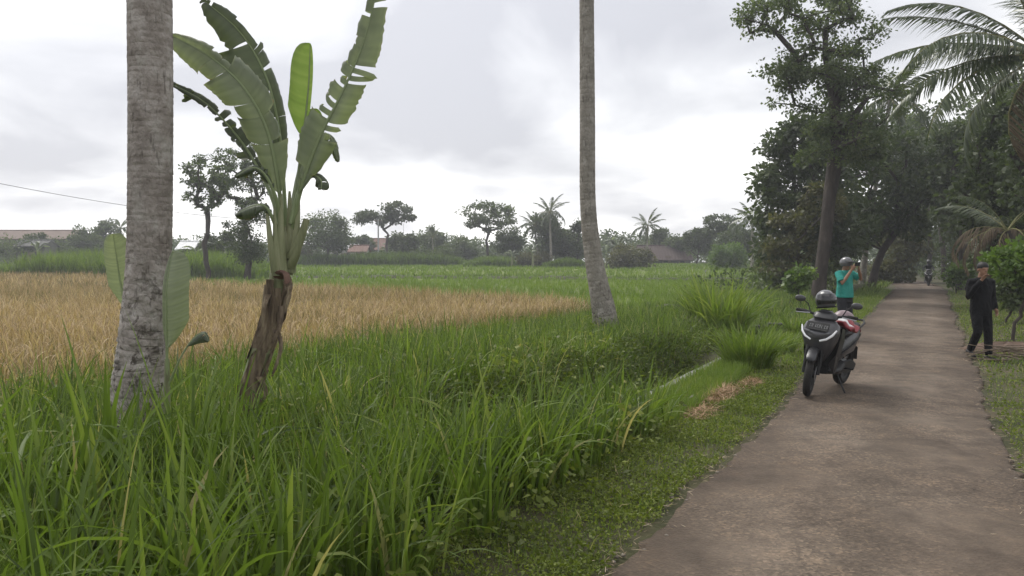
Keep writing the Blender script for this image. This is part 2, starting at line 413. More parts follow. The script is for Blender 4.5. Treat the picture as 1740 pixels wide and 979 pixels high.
# ---- vegetation materials
G_grass = leafy('grass_blade', [(0.0, (0.050, 0.080, 0.015)), (0.35, (0.098, 0.148, 0.026)), (0.7, (0.150, 0.215, 0.040)), (0.88, (0.22, 0.26, 0.072)), (1.0, (0.42, 0.35, 0.19))], 0.36, 0.5, 0.32)
G_weed = leafy('weed_leaf', [(0.0, (0.065, 0.085, 0.015)), (0.5, (0.13, 0.165, 0.028)), (0.9, (0.21, 0.245, 0.05)), (1.0, (0.3, 0.24, 0.1))], 0.32, 0.55, 0.28)
G_rice = leafy('green_rice', [(0.0, (0.10, 0.155, 0.02)), (0.6, (0.15, 0.22, 0.028)), (1.0, (0.22, 0.28, 0.055))], 0.35, 0.5, 0.3)
G_ripe = leafy('ripe_rice', [(0.0, (0.11, 0.13, 0.04)), (0.2, (0.19, 0.145, 0.065)), (0.6, (0.38, 0.262, 0.148)), (1.0, (0.60, 0.455, 0.295))], 0.25, 0.6, 0.3, 1.0)
G_dry = leafy('dry_grass', [(0.0, (0.12, 0.085, 0.055)), (0.5, (0.25, 0.185, 0.12)), (1.0, (0.48, 0.40, 0.29))], 0.1, 0.7, 0.2, 1.0)
G_hay = leafy('brown_cuttings', [(0.0, (0.17, 0.10, 0.055)), (0.5, (0.32, 0.20, 0.115)), (1.0, (0.46, 0.33, 0.21))], 0.1, 0.7, 0.2, 1.0)

def scatter(s0, s1, t0, t1, n):
    return rng.uniform(s0, s1, n), rng.uniform(t0, t1, n)
def in_view(x, y, pad=0.10, ymax=1e9):
    return (y > 0.9) & (np.abs(x) < (0.645 + pad) * y + 1.8) & (y < ymax)
def roots(x, y, dz=-0.02):
    return np.stack([x, y, gz(x, y) + dz], 1)
def sward(big, s, t, h0, h1, w0, w1, lean=0.35, bend=(0.3, 1.6), seg=5, tint=(0.0, 0.8), dry=0.03, fold=0.0, clump=None, jit=0.05):
    """blades rooted in tufts at (s,t)"""
    if clump and seg < 8:
        k = ~((s > 1.2) & (s < 10.8) & (t < 3.0 + 0.25 * np.sin(s * 2.3)) & (t > 1.62)) | (h1 < 0.5); s, t = s[k], t[k]      # the ditch bank itself stays open
    x, y = xy(s, t); k = in_view(x, y); x, y = x[k], y[k]
    n = len(x)
    if clump:
        q = np.repeat(np.arange(n), clump); a = rng.uniform(0, 2 * PI, len(q)); rr = rng.uniform(0, 1, len(q)) ** 0.7 * jit
        cs = rng.uniform(0.65, 1.15, n)[q]; ct = rng.uniform(-0.15, 0.15, n)[q]
        x2, y2 = x[q] + np.cos(a) * rr, y[q] + np.sin(a) * rr; az = a + rng.normal(0, 0.5, len(q))
    else:
        x2, y2, az = x, y, rng.uniform(0, 2 * PI, n); cs = np.ones(n); ct = np.zeros(n)
    n = len(x2)
    h = rng.uniform(h0, h1, n) * cs; w = rng.uniform(w0, w1, n)
    ti = np.clip(rng.uniform(*tint, n) + ct + 0.12 * wave(x2, y2, 0.8, 5), 0, 0.86); ti = np.where(rng.uniform(size=n) < dry, rng.uniform(0.92, 1, n), ti)
    V, F, T = blades(roots(x2, y2), h, w, az, np.abs(rng.normal(0, lean, n)), bend[0] + (bend[1] - bend[0]) * rng.uniform(0, 1, n) ** 1.9, seg, ti, rng, fold)
    big.add(V, F, T)

# far bank and the strip between ditch and fields
b = Big()
s, t = scatter(-7, 7, 2.35, 6.9, 3900); sward(b, s, t, 0.42, 0.80, 0.011, 0.024, 0.2, (0.15, 1.9), 4, dry=.05, clump=7, jit=0.10)
s, t = scatter(7, 17, 2.5, 6.8, 2300); sward(b, s, t, 0.34, 0.66, 0.014, 0.022, 0.24, (0.2, 1.6), 3, clump=7, jit=0.12)
s, t = scatter(17, 34, 1.6, 7.0, 2300); sward(b, s, t, 0.26, 0.5, 0.018, 0.030, 0.28, (0.2, 1.4), 2, clump=6, jit=0.14)
s, t = scatter(-4, 10.8, 2.4, 3.2, 1300); sward(b, s, t, 0.2, 0.48, 0.009, 0.016, 0.5, (0.4, 2.0), 5, tint=(0.0, 0.55), clump=6, jit=0.10)
s, t = scatter(34, 60, 0.6, 8, 1800); sward(b, s, t, 0.2, 0.4, 0.025, 0.04, 0.3, (0.2, 1.3), 2, clump=5, jit=0.18)
tag(new_obj('bank_grass', b.mesh('bank_grass'), G_grass), 'dense green grass on the bank between ditch and rice field', 'grass', kind='stuff')

# ditch side weeds
b = Big()
s, t = scatter(-5, 14, 2.25, 3.3, 16000); x, y = xy(s, t); k = in_view(x, y); x, y = x[k], y[k]
z = gz(x, y) + rng.uniform(0.0, 0.34, len(x))
b.add(*leaves(np.stack([x, y, z], 1), np.stack([rng.normal(size=len(x)) + 0.5, rng.normal(size=len(x)) - 0.5, rng.normal(0.1, 0.5, len(x))], 1), rng.uniform(0.03, 0.085, len(x)), rng, np.clip(rng.uniform(-.2, 0.4, len(x)), 0, 1)))  # low tints put the shade of the sunken ditch into the leaf colour
tag(new_obj('ditch_weeds', b.mesh('ditch_weeds'), G_weed), 'dark leafy weeds hanging down the far side of the ditch', 'weeds', kind='stuff')

# tall coarse grass of the near verge and the filled-in part of the ditch
b = Big()
def tall(s0, s1, t0, t1, n, h0, h1, per=9, dz=0.0, w=(0.014, 0.034), tint=(0.1, 0.8), bend=(0.2, 2.3), lean=0.17):
    s, t = scatter(s0, s1, t0, t1, n); sward(b, s, t, h0, h1, w[0], w[1], lean, bend, 8, tint, 0.018, fold=0.35, clump=per, jit=0.09)
tall(-4.5, 2.2, 0.85, 1.6, 130, 0.55, 1.0); tall(1.0, 3.9, 0.95, 1.6, 85, 0.5, 0.82)
tall(-4.5, 1.6, 1.6, 2.6, 190, 0.7, 1.15); tall(-4.5, 1.5, 2.6, 4.2, 170, 0.55, 1.0); tall(1.5, 5, 3.2, 4.0, 50, 0.45, 0.85)
tall(-4.2, -0.4, 1.7, 3.9, 70, 0.8, 1.38, 10, w=(0.026, 0.055), bend=(0.2, 2.3), tint=(0.2, 0.86)); tall(-3.5, 1.5, 1.2, 2.6, 60, 0.7, 1.15, 8, w=(0.024, 0.045), bend=(0.3, 2.5), tint=(0.3, 0.88))
tall(-2, 8, 3.6, 6.4, 100, 0.6, 1.0, 7)
tag(new_obj('tall_verge_grass', b.mesh('tall_verge_grass'), G_grass), 'tall coarse broad-bladed grass in the left foreground', 'grass', kind='stuff')

# broad-leaved weeds among the grass
b = Big()
for (s0, s1, t0, t1, n, sz) in ((-4, 4, 0.7, 2.4, 3200, (0.03, 0.075)), (-4, 8, 2.4, 4.2, 5200, (0.04, 0.10)), (-3, 12, 4.0, 6.6, 5200, (0.035, 0.08))):
    q = n // 14; cs_, ct_ = scatter(s0, s1, t0, t1, q); j = np.repeat(np.arange(q), 14); x, y = xy(cs_[j], ct_[j]); x = x + rng.normal(0, .09, len(j)); y = y + rng.normal(0, .09, len(j)); k = in_view(x, y); x, y, j = x[k], y[k], j[k]
    hh = rng.uniform(0.15, 0.55, q)[j]; z = gz(x, y) + hh * rng.uniform(.3, 1, len(j)); d = np.stack([rng.normal(size=len(j)), rng.normal(size=len(j)), rng.normal(0.1, .35, len(j))], 1)
    b.add(*leaves(np.stack([x, y, z], 1), d, rng.uniform(*sz, len(j)), rng, np.clip(rng.uniform(.1, .9, q)[j] + rng.normal(0, .1, len(j)), 0, 0.95), 0.36))
tag(new_obj('broadleaf_weeds', b.mesh('broadleaf_weeds'), G_weed), 'broad-leaved weeds growing up among the tall grass', 'weeds', kind='stuff')

# creeping ground cover on the verge beside the road
b = Big()
def cover(s0, s1, t0, t1, n, sz, h, tint=(0.1, 0.85)):
    s, t = scatter(s0, s1, t0, t1, n)
    e = wn(s, 0.4) if t1 > 0 else -road_w(s) + wn(s, 2.2)
    keep = (t > e + 0.03 + 0.08 * rng.uniform(size=n)) if t1 > 0 else (t < e - 0.03 - 0.08 * rng.uniform(size=n))
    patch = wave(*xy(s, t), 0.42, 9) + 0.6 * wave(*xy(s, t), 0.17, 4)
    keep &= rng.uniform(size=n) < np.clip(0.75 + 0.6 * patch, 0.12, 1)
    s, t = s[keep], t[keep]; x, y = xy(s, t); k = in_view(x, y); x, y = x[k], y[k]; n = len(x)
    hh = h * (0.55 + 0.45 * wave(x, y, 0.3, 1)); z = gz(x, y) + rng.uniform(0, 1, n) * np.maximum(hh, 0.02)
    d = np.stack([rng.normal(size=n), rng.normal(size=n), np.abs(rng.normal(0.35, 0.4, n))], 1)
    b.add(*leaves(np.stack([x, y, z], 1), d, rng.uniform(*sz, n), rng, np.clip(rng.uniform(*tint, n) + 0.15 * wave(x, y, 0.5, 2), 0, 0.93), 0.33))
cover(-5, 2.5, -0.05, 1.25, 60000, (0.012, 0.034), 0.11); cover(2.5, 8, 0.0, 1.4, 36000, (0.014, 0.036), 0.08); cover(8, 26, 0.0, 1.5, 20000, (0.025, 0.05), 0.10)
cover(-5, 7, -5.5, -1.9, 30000, (0.02, 0.045), 0.05); cover(7, 30, -6.5, -2.0, 20000, (0.03, 0.06), 0.07)
tag(new_obj('verge_ground_cover', b.mesh('verge_ground_cover'), G_weed), 'low creeping green weeds along both edges of the road', 'ground cover', kind='stuff')
b = Big()
s, t = scatter(-5, 9, 0.06, 1.4, 9000); k = t > wn(s, 0.4) + 0.08; sward(b, s[k], t[k], 0.05, 0.17, 0.004, 0.008, 0.4, (0.2, 1.5), 2, dry=0.06)
s, t = scatter(3.6, 9.5, 0.85, 1.47, 8000); sward(b, s, t, 0.10, 0.27, 0.006, 0.010, 0.25, (0.1, 1.0), 3, tint=(0.45, 0.86), dry=0.02)
s, t = scatter(9, 45, 0.1, 1.6, 8000); sward(b, s, t, 0.10, 0.26, 0.012, 0.02, 0.3, (0.1, 1.0), 2, tint=(0.3, 0.86), dry=0.03)
s, t = scatter(-5, 10, -6, -2.2, 16000); k = t < -road_w(s) + wn(s, 2.2) - 0.08; sward(b, s[k], t[k], 0.03, 0.11, 0.005, 0.009, 0.4, (0.2, 1.5), 2, tint=(0.2, 0.86), dry=0.08)
s, t = scatter(10, 46, -7.5, -2.3, 16000); k = t < -road_w(s) + wn(s, 2.2) - 0.08; sward(b, s[k], t[k], 0.06, 0.17, 0.012, 0.02, 0.4, (0.2, 1.5), 2, tint=(0.2, 0.86), dry=0.08)
tag(new_obj('short_verge_grass', b.mesh('short_verge_grass'), G_grass), 'short bright grass on the verges of the road', 'grass', kind='stuff')

# dry straw and crumbs along the road edges, brown cuttings on the verge
b = Big()
def straw(s, t, n_, L0, L1, w):
    x, y = xy(s, t); k = in_view(x, y); x, y = x[k], y[k]; n = len(x)
    r = np.stack([x, y, gz(x, y) + rng.uniform(0.012, 0.035, n)], 1)
    b.add(*blades(r, rng.uniform(L0, L1, n), np.full(n, w) * rng.uniform(0.6, 1.5, n), rng.uniform(0, 2 * PI, n), np.full(n, PI / 2 - 0.12), rng.uniform(-0.1, 0.5, n), 3, rng.uniform(0, 1, n), rng))
s = rng.uniform(-5, 20, 1500); straw(s, wn(s, 0.4) + rng.normal(0.05, 0.06, len(s)), 0, 0.03, 0.11, 0.0042)
s = rng.uniform(-5, 22, 1500); straw(s, -road_w(s) + wn(s, 2.2) - rng.normal(0.06, 0.09, len(s)), 0, 0.03, 0.12, 0.0045)
s, t = scatter(-4, 12, -2.0, 0.0, 40); straw(s, t, 0, 0.02, 0.07, 0.005)
tag(new_obj('straw_litter', b.mesh('straw_litter'), G_dry), 'pale dry straw lying along the crumbled road edges', 'straw', kind='stuff')
b = Big()
for (cs_, ct_, a, bb, n) in ((5.9, 0.78, 0.75, 0.17, 1300), (4.6, 0.70, 0.45, 0.13, 380), (6.9, 0.62, 0.5, 0.12, 520)):
    r = np.sqrt(rng.uniform(0, 1, n)); th = rng.uniform(0, 2 * PI, n); s = cs_ + a * r * np.cos(th); t = ct_ + bb * r * np.sin(th)
    x, y = xy(s, t); z = gz(x, y) + rng.uniform(0.0, 0.09, n) * (1.1 - r)
    b.add(*blades(np.stack([x, y, z + 0.03], 1), rng.uniform(0.04, 0.16, n), rng.uniform(0.004, 0.009, n), rng.uniform(0, 2 * PI, n), rng.uniform(1.0, 1.7, n), rng.uniform(-0.3, 0.5, n), 3, rng.uniform(0, 1, n), rng))
tag(new_obj('brown_cuttings', b.mesh('brown_cuttings'), G_hay), 'heap of brown dried grass cuttings on the verge', 'cuttings', kind='stuff')
# loose stones of the broken edge
M_stone = noisy('pale_stone', [(0.3, (0.12, 0.10, 0.08)), (0.6, (0.24, 0.21, 0.17))], scale=20, bump=0.4)
b = Big(); n = 300
s = rng.uniform(-5, 18, n); lr = rng.uniform(size=n) < 0.5
t = np.where(lr, wn(s, 0.4) + rng.normal(0.02, 0.05, n), -road_w(s) + wn(s, 2.2) - rng.normal(0.03, 0.06, n)); x, y = xy(s, t)
for q in range(n):
    r = rng.uniform(0.004, 0.015); c = np.array([x[q], y[q], gzf(x[q], y[q]) + r * 0.4]); v = np.array([[sx, sy, sz] for sz in (-1, 1) for sx, sy in ((-1, -1), (1, -1), (1, 1), (-1, 1))], float) * rng.uniform(0.6, 1.1, (8, 3)) * r * [1, 1, 0.6]
    a = rng.uniform(0, PI); v = v @ np.array([[math.cos(a), -math.sin(a), 0], [math.sin(a), math.cos(a), 0], [0, 0, 1]])
    b.add(v + c, np.array([(0, 3, 2, 1), (4, 5, 6, 7), (0, 1, 5, 4), (1, 2, 6, 5), (2, 3, 7, 6), (3, 0, 4, 7)]), np.zeros(8))
tag(new_obj('edge_stones', b.mesh('edge_stones', False), M_stone), 'small loose stones along the broken road edges', 'stones', kind='stuff')

# ---- fields
def inside(px, py, poly):
    r = np.zeros(len(px), bool); n = len(poly)
    for q in range(n):
        (x1, y1), (x2, y2) = poly[q], poly[(q + 1) % n]
        c = ((y1 > py) != (y2 > py)) & (px < (x2 - x1) * (py - y1) / (y2 - y1 + 1e-12) + x1); r ^= c
    return r
RIPE = [(-12.0, -2.0), (-7.3, 3.2), (-2.6, 12.2), (1.9, 21.2), (2.9, 23.2), (1.6, 31.5), (-4, 37.5), (-13, 45.5), (-26, 58), (-52, 80), (-95, 80), (-60, 20)]
b = Big()
def ripe(y0, y1, dens, per, seg, w, hs=(0.72, 0.95)):
    A = (0.71 * y1 + 8 + 3.5) * (y1 - y0); n = int(A * dens)
    x = rng.uniform(-0.71 * y1 - 8, 3.5, n); y = rng.uniform(y0, y1, n)
    k = inside(x, y, RIPE) & in_view(x, y); x, y = x[k], y[k]; q = np.repeat(np.arange(len(x)), per)
    a = rng.uniform(0, 2 * PI, len(q)); rr = rng.uniform(0, 0.11, len(q)); x, y = x[q] + np.cos(a) * rr, y[q] + np.sin(a) * rr; n = len(x)
    s_, t_ = st(x, y); ti = np.clip(rng.normal(0.52, 0.30, n) + 0.16 * wave(x, y, 3, 1) + 0.14 * wave(x, y, 0.9, 1) - 0.35 * np.exp(-np.maximum(t_ - 6.4, 0) / 0.7), 0, 1)
    b.add(*blades(roots(x, y), rng.uniform(*hs, n) * (1 + 0.09 * wave(x, y, 1.6, 8) + 0.07 * wave(x, y, 4.3, 2)), rng.uniform(0.7, 1.4, n) * w, a + rng.normal(0, 0.6, n), np.abs(rng.normal(0.08, 0.10, n)), rng.uniform(0.2, 1.7, n), seg, ti, rng))
ripe(0.5, 14, 19, 10, 3, 0.013); ripe(14, 24, 14, 9, 3, 0.016); ripe(24, 42, 8, 6, 2, 0.028); ripe(42, 80, 3.2, 5, 2, 0.055)
# drooping grain heads of the nearer plants
n = 19000; x = rng.uniform(-16, 3, n); y = rng.uniform(5, 22, n); k = inside(x, y, RIPE) & in_view(x, y); x, y = x[k], y[k]; n = len(x)
r_ = roots(x, y, 0.66) + np.stack([np.zeros(n), np.zeros(n), rng.uniform(-.08, .14, n)], 1)
b.add(*blades(r_, rng.uniform(0.16, 0.26, n), rng.uniform(0.009, 0.016, n), rng.uniform(0, 6.28, n), rng.uniform(0.05, 0.4, n), rng.uniform(0.6, 1.8, n), 4, np.clip(rng.normal(0.75, 0.2, n), 0, 1), rng))
tag(new_obj('ripe_rice', b.mesh('ripe_rice'), G_ripe), 'ripe straw-coloured rice standing in the nearer field', 'rice', kind='stuff')

# paddy floor under the green rice
M_paddy = noisy('paddy_green', [(0.3, (0.075, 0.10, 0.018)), (0.55, (0.115, 0.155, 0.024)), (0.75, (0.16, 0.195, 0.036))], scale=0.35, detail=9, rough=0.9, bump=0.8, bscale=12, bdist=0.1)
gx = np.concatenate([np.linspace(-140, -40, 26), np.linspace(-38, 60, 60)]); gy = np.linspace(20, 128, 60)
X_, Y_ = np.meshgrid(gx, gy, indexing='ij'); Sx, Tx = st(X_, Y_); Z_ = gz(X_, Y_) + 0.012
V = np.stack([X_, Y_, Z_], -1).reshape(-1, 3); i = (np.arange(len(gx) - 1)[:, None] * len(gy) + np.arange(len(gy) - 1)[None]).reshape(-1)
F = np.stack([i, i + len(gy), i + len(gy) + 1, i + 1], 1); cx = V[F].mean(1); sx, tx = st(cx[:, 0], cx[:, 1])
F = F[(tx > 8.3) & ~inside(cx[:, 0], cx[:, 1], RIPE)]
tag(new_obj('paddy_field', np_mesh('paddy_field', V, F), M_paddy), kind='structure')
b = Big()
def green(y0, y1, dens, per, seg, w, hs):
    x0, x1 = -0.71 * y1, 0.5 * y1; n = int((x1 - x0) * (y1 - y0) * dens); x = rng.uniform(x0, x1, n); y = rng.uniform(y0, y1, n); s, t = st(x, y)
    k = (t > 7.6) & ~inside(x, y, RIPE) & in_view(x, y); x, y = x[k], y[k]; q = np.repeat(np.arange(len(x)), per); n = len(q)
    a = rng.uniform(0, 2 * PI, n); rr = rng.uniform(0, 0.08, n); x, y = x[q] + np.cos(a) * rr, y[q] + np.sin(a) * rr
    ti = np.clip(rng.normal(0.45, 0.2, n) + 0.22 * wave(x, y, 5, 4), 0, 1)
    b.add(*blades(roots(x, y), rng.uniform(*hs, n), rng.uniform(0.7, 1.3, n) * w, a, np.abs(rng.normal(0.1, 0.15, n)), rng.uniform(0.1, 1.0, n), seg, ti, rng))
green(16, 34, 16, 6, 2, 0.015, (0.28, 0.42)); green(34, 62, 6, 5, 2, 0.034, (0.28, 0.42)); green(62, 125, 1.7, 4, 2, 0.09, (0.3, 0.45))
tag(new_obj('green_rice', b.mesh('green_rice'), G_rice), 'bright green young rice filling the fields beyond', 'rice', kind='stuff')

# earth bunds between the paddies
M_bund = noisy('bund_earth', [(0.35, (0.035, 0.04, 0.02)), (0.6, (0.07, 0.075, 0.03))], scale=3, bump=0.5)
def bund(pts, w, h, label, wd=0.5):
    P = []
    for (x1, y1), (x2, y2) in zip(pts[:-1], pts[1:]):
        k = max(2, int(math.hypot(x2 - x1, y2 - y1) / 1.2))
        P += [(x1 + (x2 - x1) * q / k, y1 + (y2 - y1) * q / k) for q in range(k)]
    m = M(); rings = []
    for q, (x, y) in enumerate(P):
        hh = h * (1 + 0.25 * math.sin(q * 1.7) + 0.2 * math.sin(q * 0.6)); z = gzf(x, y); dxn = P[min(q + 1, len(P) - 1)][0] - P[max(q - 1, 0)][0]; dyn = P[min(q + 1, len(P) - 1)][1] - P[max(q - 1, 0)][1]; l = math.hypot(dxn, dyn); nx, ny = -dyn / l, dxn / l
        rings.append([(x + nx * o * w, y + ny * o * w, z + zz * hh) for o, zz in ((-1, -0.3), (-0.6, 0.85), (0, 1), (0.6, 0.85), (1, -0.3))])
    m.loft(rings, closed=False); o = m.build('field_bund', M_bund); tag(o, label, 'bund', 'bunds between the paddies')
    Pa = np.array(P); q = rng.integers(0, len(P), len(P) * 70); x = Pa[q, 0] + rng.normal(0, 0.5, len(q)); y = Pa[q, 1] + rng.normal(0, w * 0.6, len(q))
    bb = Big(); bb.add(*blades(np.stack([x, y, gz(x, y) + h * 0.5], 1), rng.uniform(0.15, 0.5, len(q)), rng.uniform(0.03, 0.07, len(q)), rng.uniform(0, 6.28, len(q)), np.abs(rng.normal(0, 0.35, len(q))), rng.uniform(0.2, 1.2, len(q)), 2, np.clip(rng.uniform(0, 0.6, len(q)), 0, 1), rng))
    g = new_obj('bund_grass', bb.mesh('bund_grass'), G_grass, o); g['kind'] = 'stuff'
bund([(-26, 70), (-12, 68), (2, 66), (14, 63), (22, 60)], 0.8, 0.22, 'dark grassy bund crossing the green paddies in the middle distance')
bund([(-2, 37), (2.2, 29.5), (3.2, 24.5)], 0.35, 0.15, 'low bund along the far edge of the ripe rice')
bund([(3.6, 24.6), (7.2, 25.4), (9.0, 26)], 0.4, 0.2, 'short bund behind the leaning palm trunk')
bund([(15, 48), (22, 46)], 0.8, 0.3, 'humped dark bund near the big roadside tree')

# ================================================================ TREES
M_bark = noisy('bark_brown', [(0.3, (0.028, 0.022, 0.018)), (0.55, (0.06, 0.048, 0.04)), (0.75, (0.11, 0.092, 0.078))], scale=4, bump=0.8, bscale=14, stretch=(1, 1, 0.3), bdist=0.05)
M_barkg = noisy('bark_grey', [(0.3, (0.08, 0.075, 0.065)), (0.6, (0.17, 0.16, 0.145))], scale=4, bump=0.6, bscale=14, stretch=(1, 1, 0.35), bdist=0.05)
LF = {
    'dark': leafy('leaf_dark', [(0.0, (0.030, 0.044, 0.020)), (0.5, (0.054, 0.076, 0.030)), (1.0, (0.095, 0.12, 0.046))], 0.34, 0.5),
    'mid': leafy('leaf_mid', [(0.0, (0.036, 0.055, 0.022)), (0.5, (0.068, 0.096, 0.034)), (1.0, (0.115, 0.142, 0.052))], 0.36, 0.5),
    'airy': leafy('leaf_airy', [(0.0, (0.042, 0.06, 0.028)), (0.5, (0.075, 0.10, 0.044)), (1.0, (0.13, 0.155, 0.07))], 0.45, 0.5),
    'light': leafy('leaf_light', [(0.0, (0.05, 0.09, 0.02)), (0.5, (0.09, 0.15, 0.03)), (1.0, (0.15, 0.21, 0.05))], 0.35, 0.5),
    'olive': leafy('leaf_olive', [(0.0, (0.045, 0.05, 0.022)), (0.5, (0.085, 0.088, 0.036)), (1.0, (0.15, 0.14, 0.06))], 0.3, 0.55),
}
def skeleton(rg, H, base_r, trunk_pts, clumps, sides):
    """grow limbs from the trunk to every clump of leaves"""
    pos = [Vector(p) for p in trunk_pts]; par = [-1] + list(range(len(pos) - 1)); nt_ = len(pos)
    top = pos[-1]; order = sorted(range(len(clumps)), key=lambda q: (Vector(clumps[q]) - top).length)
    start = max(1, int(nt_ * 0.45)); chains = []
    for q in order:
        c = Vector(clumps[q]); best = None; bc = 1e9
        for j in range(start, len(pos)):
            v = c - pos[j]; cost = v.length + 1.1 * max(0, pos[j].z - c.z + 0.15 * v.length)
            if cost < bc: bc, best = cost, j
        v = c - pos[best]; k = 2 if v.length > 0.12 * H else 1; ids = [best]
        for e in range(1, k + 1):
            f = e / k; p = pos[best] + v * f
            if e < k: p += Vector((rg.normal(0, .06), rg.normal(0, .06), rg.normal(0.03, .05))) * v.length
            pos.append(p); par.append(ids[-1]); ids.append(len(pos) - 1)
        chains.append(ids)
    W = [0.0] * len(pos)
    for ids in chains: W[ids[-1]] += 1
    for j in range(len(pos) - 1, 0, -1): W[par[j]] += W[j]
    tot = max(W[0], 1); rad = lambda j: base_r * max((W[j] / tot) ** 0.46, 0.0)
    m = M()
    tr = [base_r * (1.0 - 0.35 * (j / (nt_ - 1))) * (1.35 if j == 0 else 1) for j in range(nt_)]
    tr = [max(min(a, base_r * 1.35), rad(j)) for j, a in enumerate(tr)]
    tr[-1] = max(rad(nt_ - 1), base_r * 0.25)
    m.tube(pos[:nt_], tr, max(sides, 8), True)
    for ids in chains:
        r0 = min(rad(ids[1]) * 1.1, tr[-1] if ids[0] >= nt_ else base_r * 0.8)
        m.tube([pos[j] for j in ids], [r0] + [max(rad(j), base_r * 0.03) for j in ids[1:]], sides, False)
    return m
def make_tree(name, base, H, envs, n_cl, cl_r, per, leaf, style, label, cat='tree', trunk=None, base_r=None, flat=0.6, seed=1, group='trees beyond the fields', bark=None, sides=5, trunk_h=0.45, shell=0.45, wide=0.3):
    """envs: ellipsoids (cx,cy,cz,rx,ry,rz) relative to the base, in metres; each with its share of clumps"""
    rg = np.random.default_rng(seed); root = empty(name, base, 0, label, cat, group)
    vol = np.array([e[3] * e[4] * e[5] for e in envs]) ** 0.7; vol /= vol.sum(); C = []
    for e, k in zip(envs, np.maximum(1, np.round(vol * n_cl)).astype(int)):
        for _ in range(k):
            v = rg.normal(size=3); v /= np.linalg.norm(v); r = rg.uniform(shell, 1) ** 0.6
            C.append((e[0] + v[0] * r * e[3], e[1] + v[1] * r * e[4], max(e[2] + v[2] * r * e[5], 0.12 * H)))
    if trunk is None:
        ex = sum(e[0] * k for e, k in zip(envs, vol)); ey = sum(e[1] * k for e, k in zip(envs, vol))
        trunk = [(ex * (q / 5) ** 1.5 * 0.8 + rg.normal(0, 0.012) * H * (q > 0), ey * (q / 5) ** 1.5 * 0.8, H * trunk_h * q / 5) for q in range(6)]
    trunk = [(trunk[0][0], trunk[0][1], -0.25)] + list(trunk[1:]) if trunk[0][2] >= 0 else trunk
    base_r = base_r or H * 0.022
    skeleton(rg, H, base_r, trunk, C, sides).build('trunk', bark or M_bark, root)
    b = Big(); C = np.array(C); n = np.maximum(6, (per * rg.uniform(0.45, 1.5, len(C)))).astype(int); q = np.repeat(np.arange(len(C)), n)
    rr = (cl_r * rg.uniform(0.6, 1.35, len(C)))[q][:, None]
    off = rg.normal(size=(len(q), 3)); off /= np.linalg.norm(off, axis=1, keepdims=True); off *= rg.uniform(0, 1, (len(q), 1)) ** 0.45
    P = C[q] + off * rr * [1, 1, flat]
    d = off + rg.normal(0, 0.7, (len(q), 3)) + [0, 0, -0.25]
    ti = np.clip(rg.uniform(0.1, 0.9, len(C))[q] * 0.6 + rg.uniform(0, 0.45, len(q)), 0, 1)
    b.add(*leaves(P, d, leaf * rg.uniform(0.45, 1.6, len(q)), rg, ti, wide))
    new_obj('crown', b.mesh('crown', False), LF[style], root)
    return root
def far_tree(px, ytop, wpx, D, style, label, shape='round', seed=1, n=3800, leaf=None, lowf=0.25, name='broadleaf_tree', cat='tree', group='trees beyond the fields', dens=1.0):
    """tree at photograph column px whose top shows at row ytop, wpx wide, D metres ahead"""
    p = at(px, 441, D); x = p.x; y = D; z = gzf(x, y); H = at(px, ytop, D).z - z; w = wpx / FPX * D; leaf = leaf or 0.0026 * D; n = int(n * 1.4)
    rg = np.random.default_rng(seed + 100)
    if shape == 'round':
        envs = [(rg.normal(0, .05) * w, 0, H * (0.5 + lowf / 2), w * 0.46, w * 0.42, H * (0.5 - lowf / 2) * 0.95)]
        for _ in range(3): envs.append((rg.uniform(-.3, .3) * w, rg.uniform(-.2, .2) * w, H * rg.uniform(0.45, 0.8), w * 0.24, w * 0.24, H * 0.18))
        ncl, flat, th = 46, 0.75, 0.4
    elif shape == 'umbrella':
        envs = [(0, 0, H * 0.84, w * 0.47, w * 0.42, H * 0.13), (-.22 * w, 0, H * 0.70, w * 0.25, w * 0.3, H * 0.10), (.24 * w, 0, H * 0.72, w * 0.24, w * 0.3, H * 0.10), (0, 0, H * 0.62, w * 0.3, w * 0.3, H * 0.1)]
        ncl, flat, th = 95, 0.42, 0.36
    elif shape == 'twolobe':
        envs = [(-.31 * w, 0, H * 0.76, w * 0.2, w * 0.2, H * 0.11), (.16 * w, 0, H * 0.88, w * 0.24, w * 0.24, H * 0.10), (-.05 * w, 0, H * 0.72, w * 0.18, w * 0.2, H * 0.06), (.36 * w, 0, H * 0.76, w * 0.12, w * 0.12, H * 0.07), (.2*w, 0, H * 0.97, w * .07, w*.07, H*.03)]
        ncl, flat, th = 36, 0.45, 0.5
    elif shape == 'column':
        envs = [(0, 0, H * 0.6, w * 0.4, w * 0.4, H * 0.4), (0.1 * w, 0, H * 0.9, w * 0.3, w * 0.3, H * 0.1)]
        ncl, flat, th = 26, 0.9, 0.6
    else:   # bush
        envs = [(0, 0, H * 0.5, w * 0.48, w * 0.45, H * 0.48), (-.25 * w, 0, H * 0.4, w * 0.25, w * 0.25, H * 0.35), (.25 * w, 0, H * 0.42, w * 0.25, w * 0.25, H * 0.35)]
        ncl, flat, th = 44, 0.8, 0.25
    clr = {'round': 0.16, 'umbrella': 0.088, 'twolobe': 0.11, 'column': 0.3, 'bush': 0.17}[shape] * w
    return make_tree(name, (x, y, z), H, envs, ncl, clr, n / ncl * dens, leaf, style, label, cat, flat=flat, seed=seed, group=group, trunk_h=th, base_r=max(0.07, 0.02 * H))

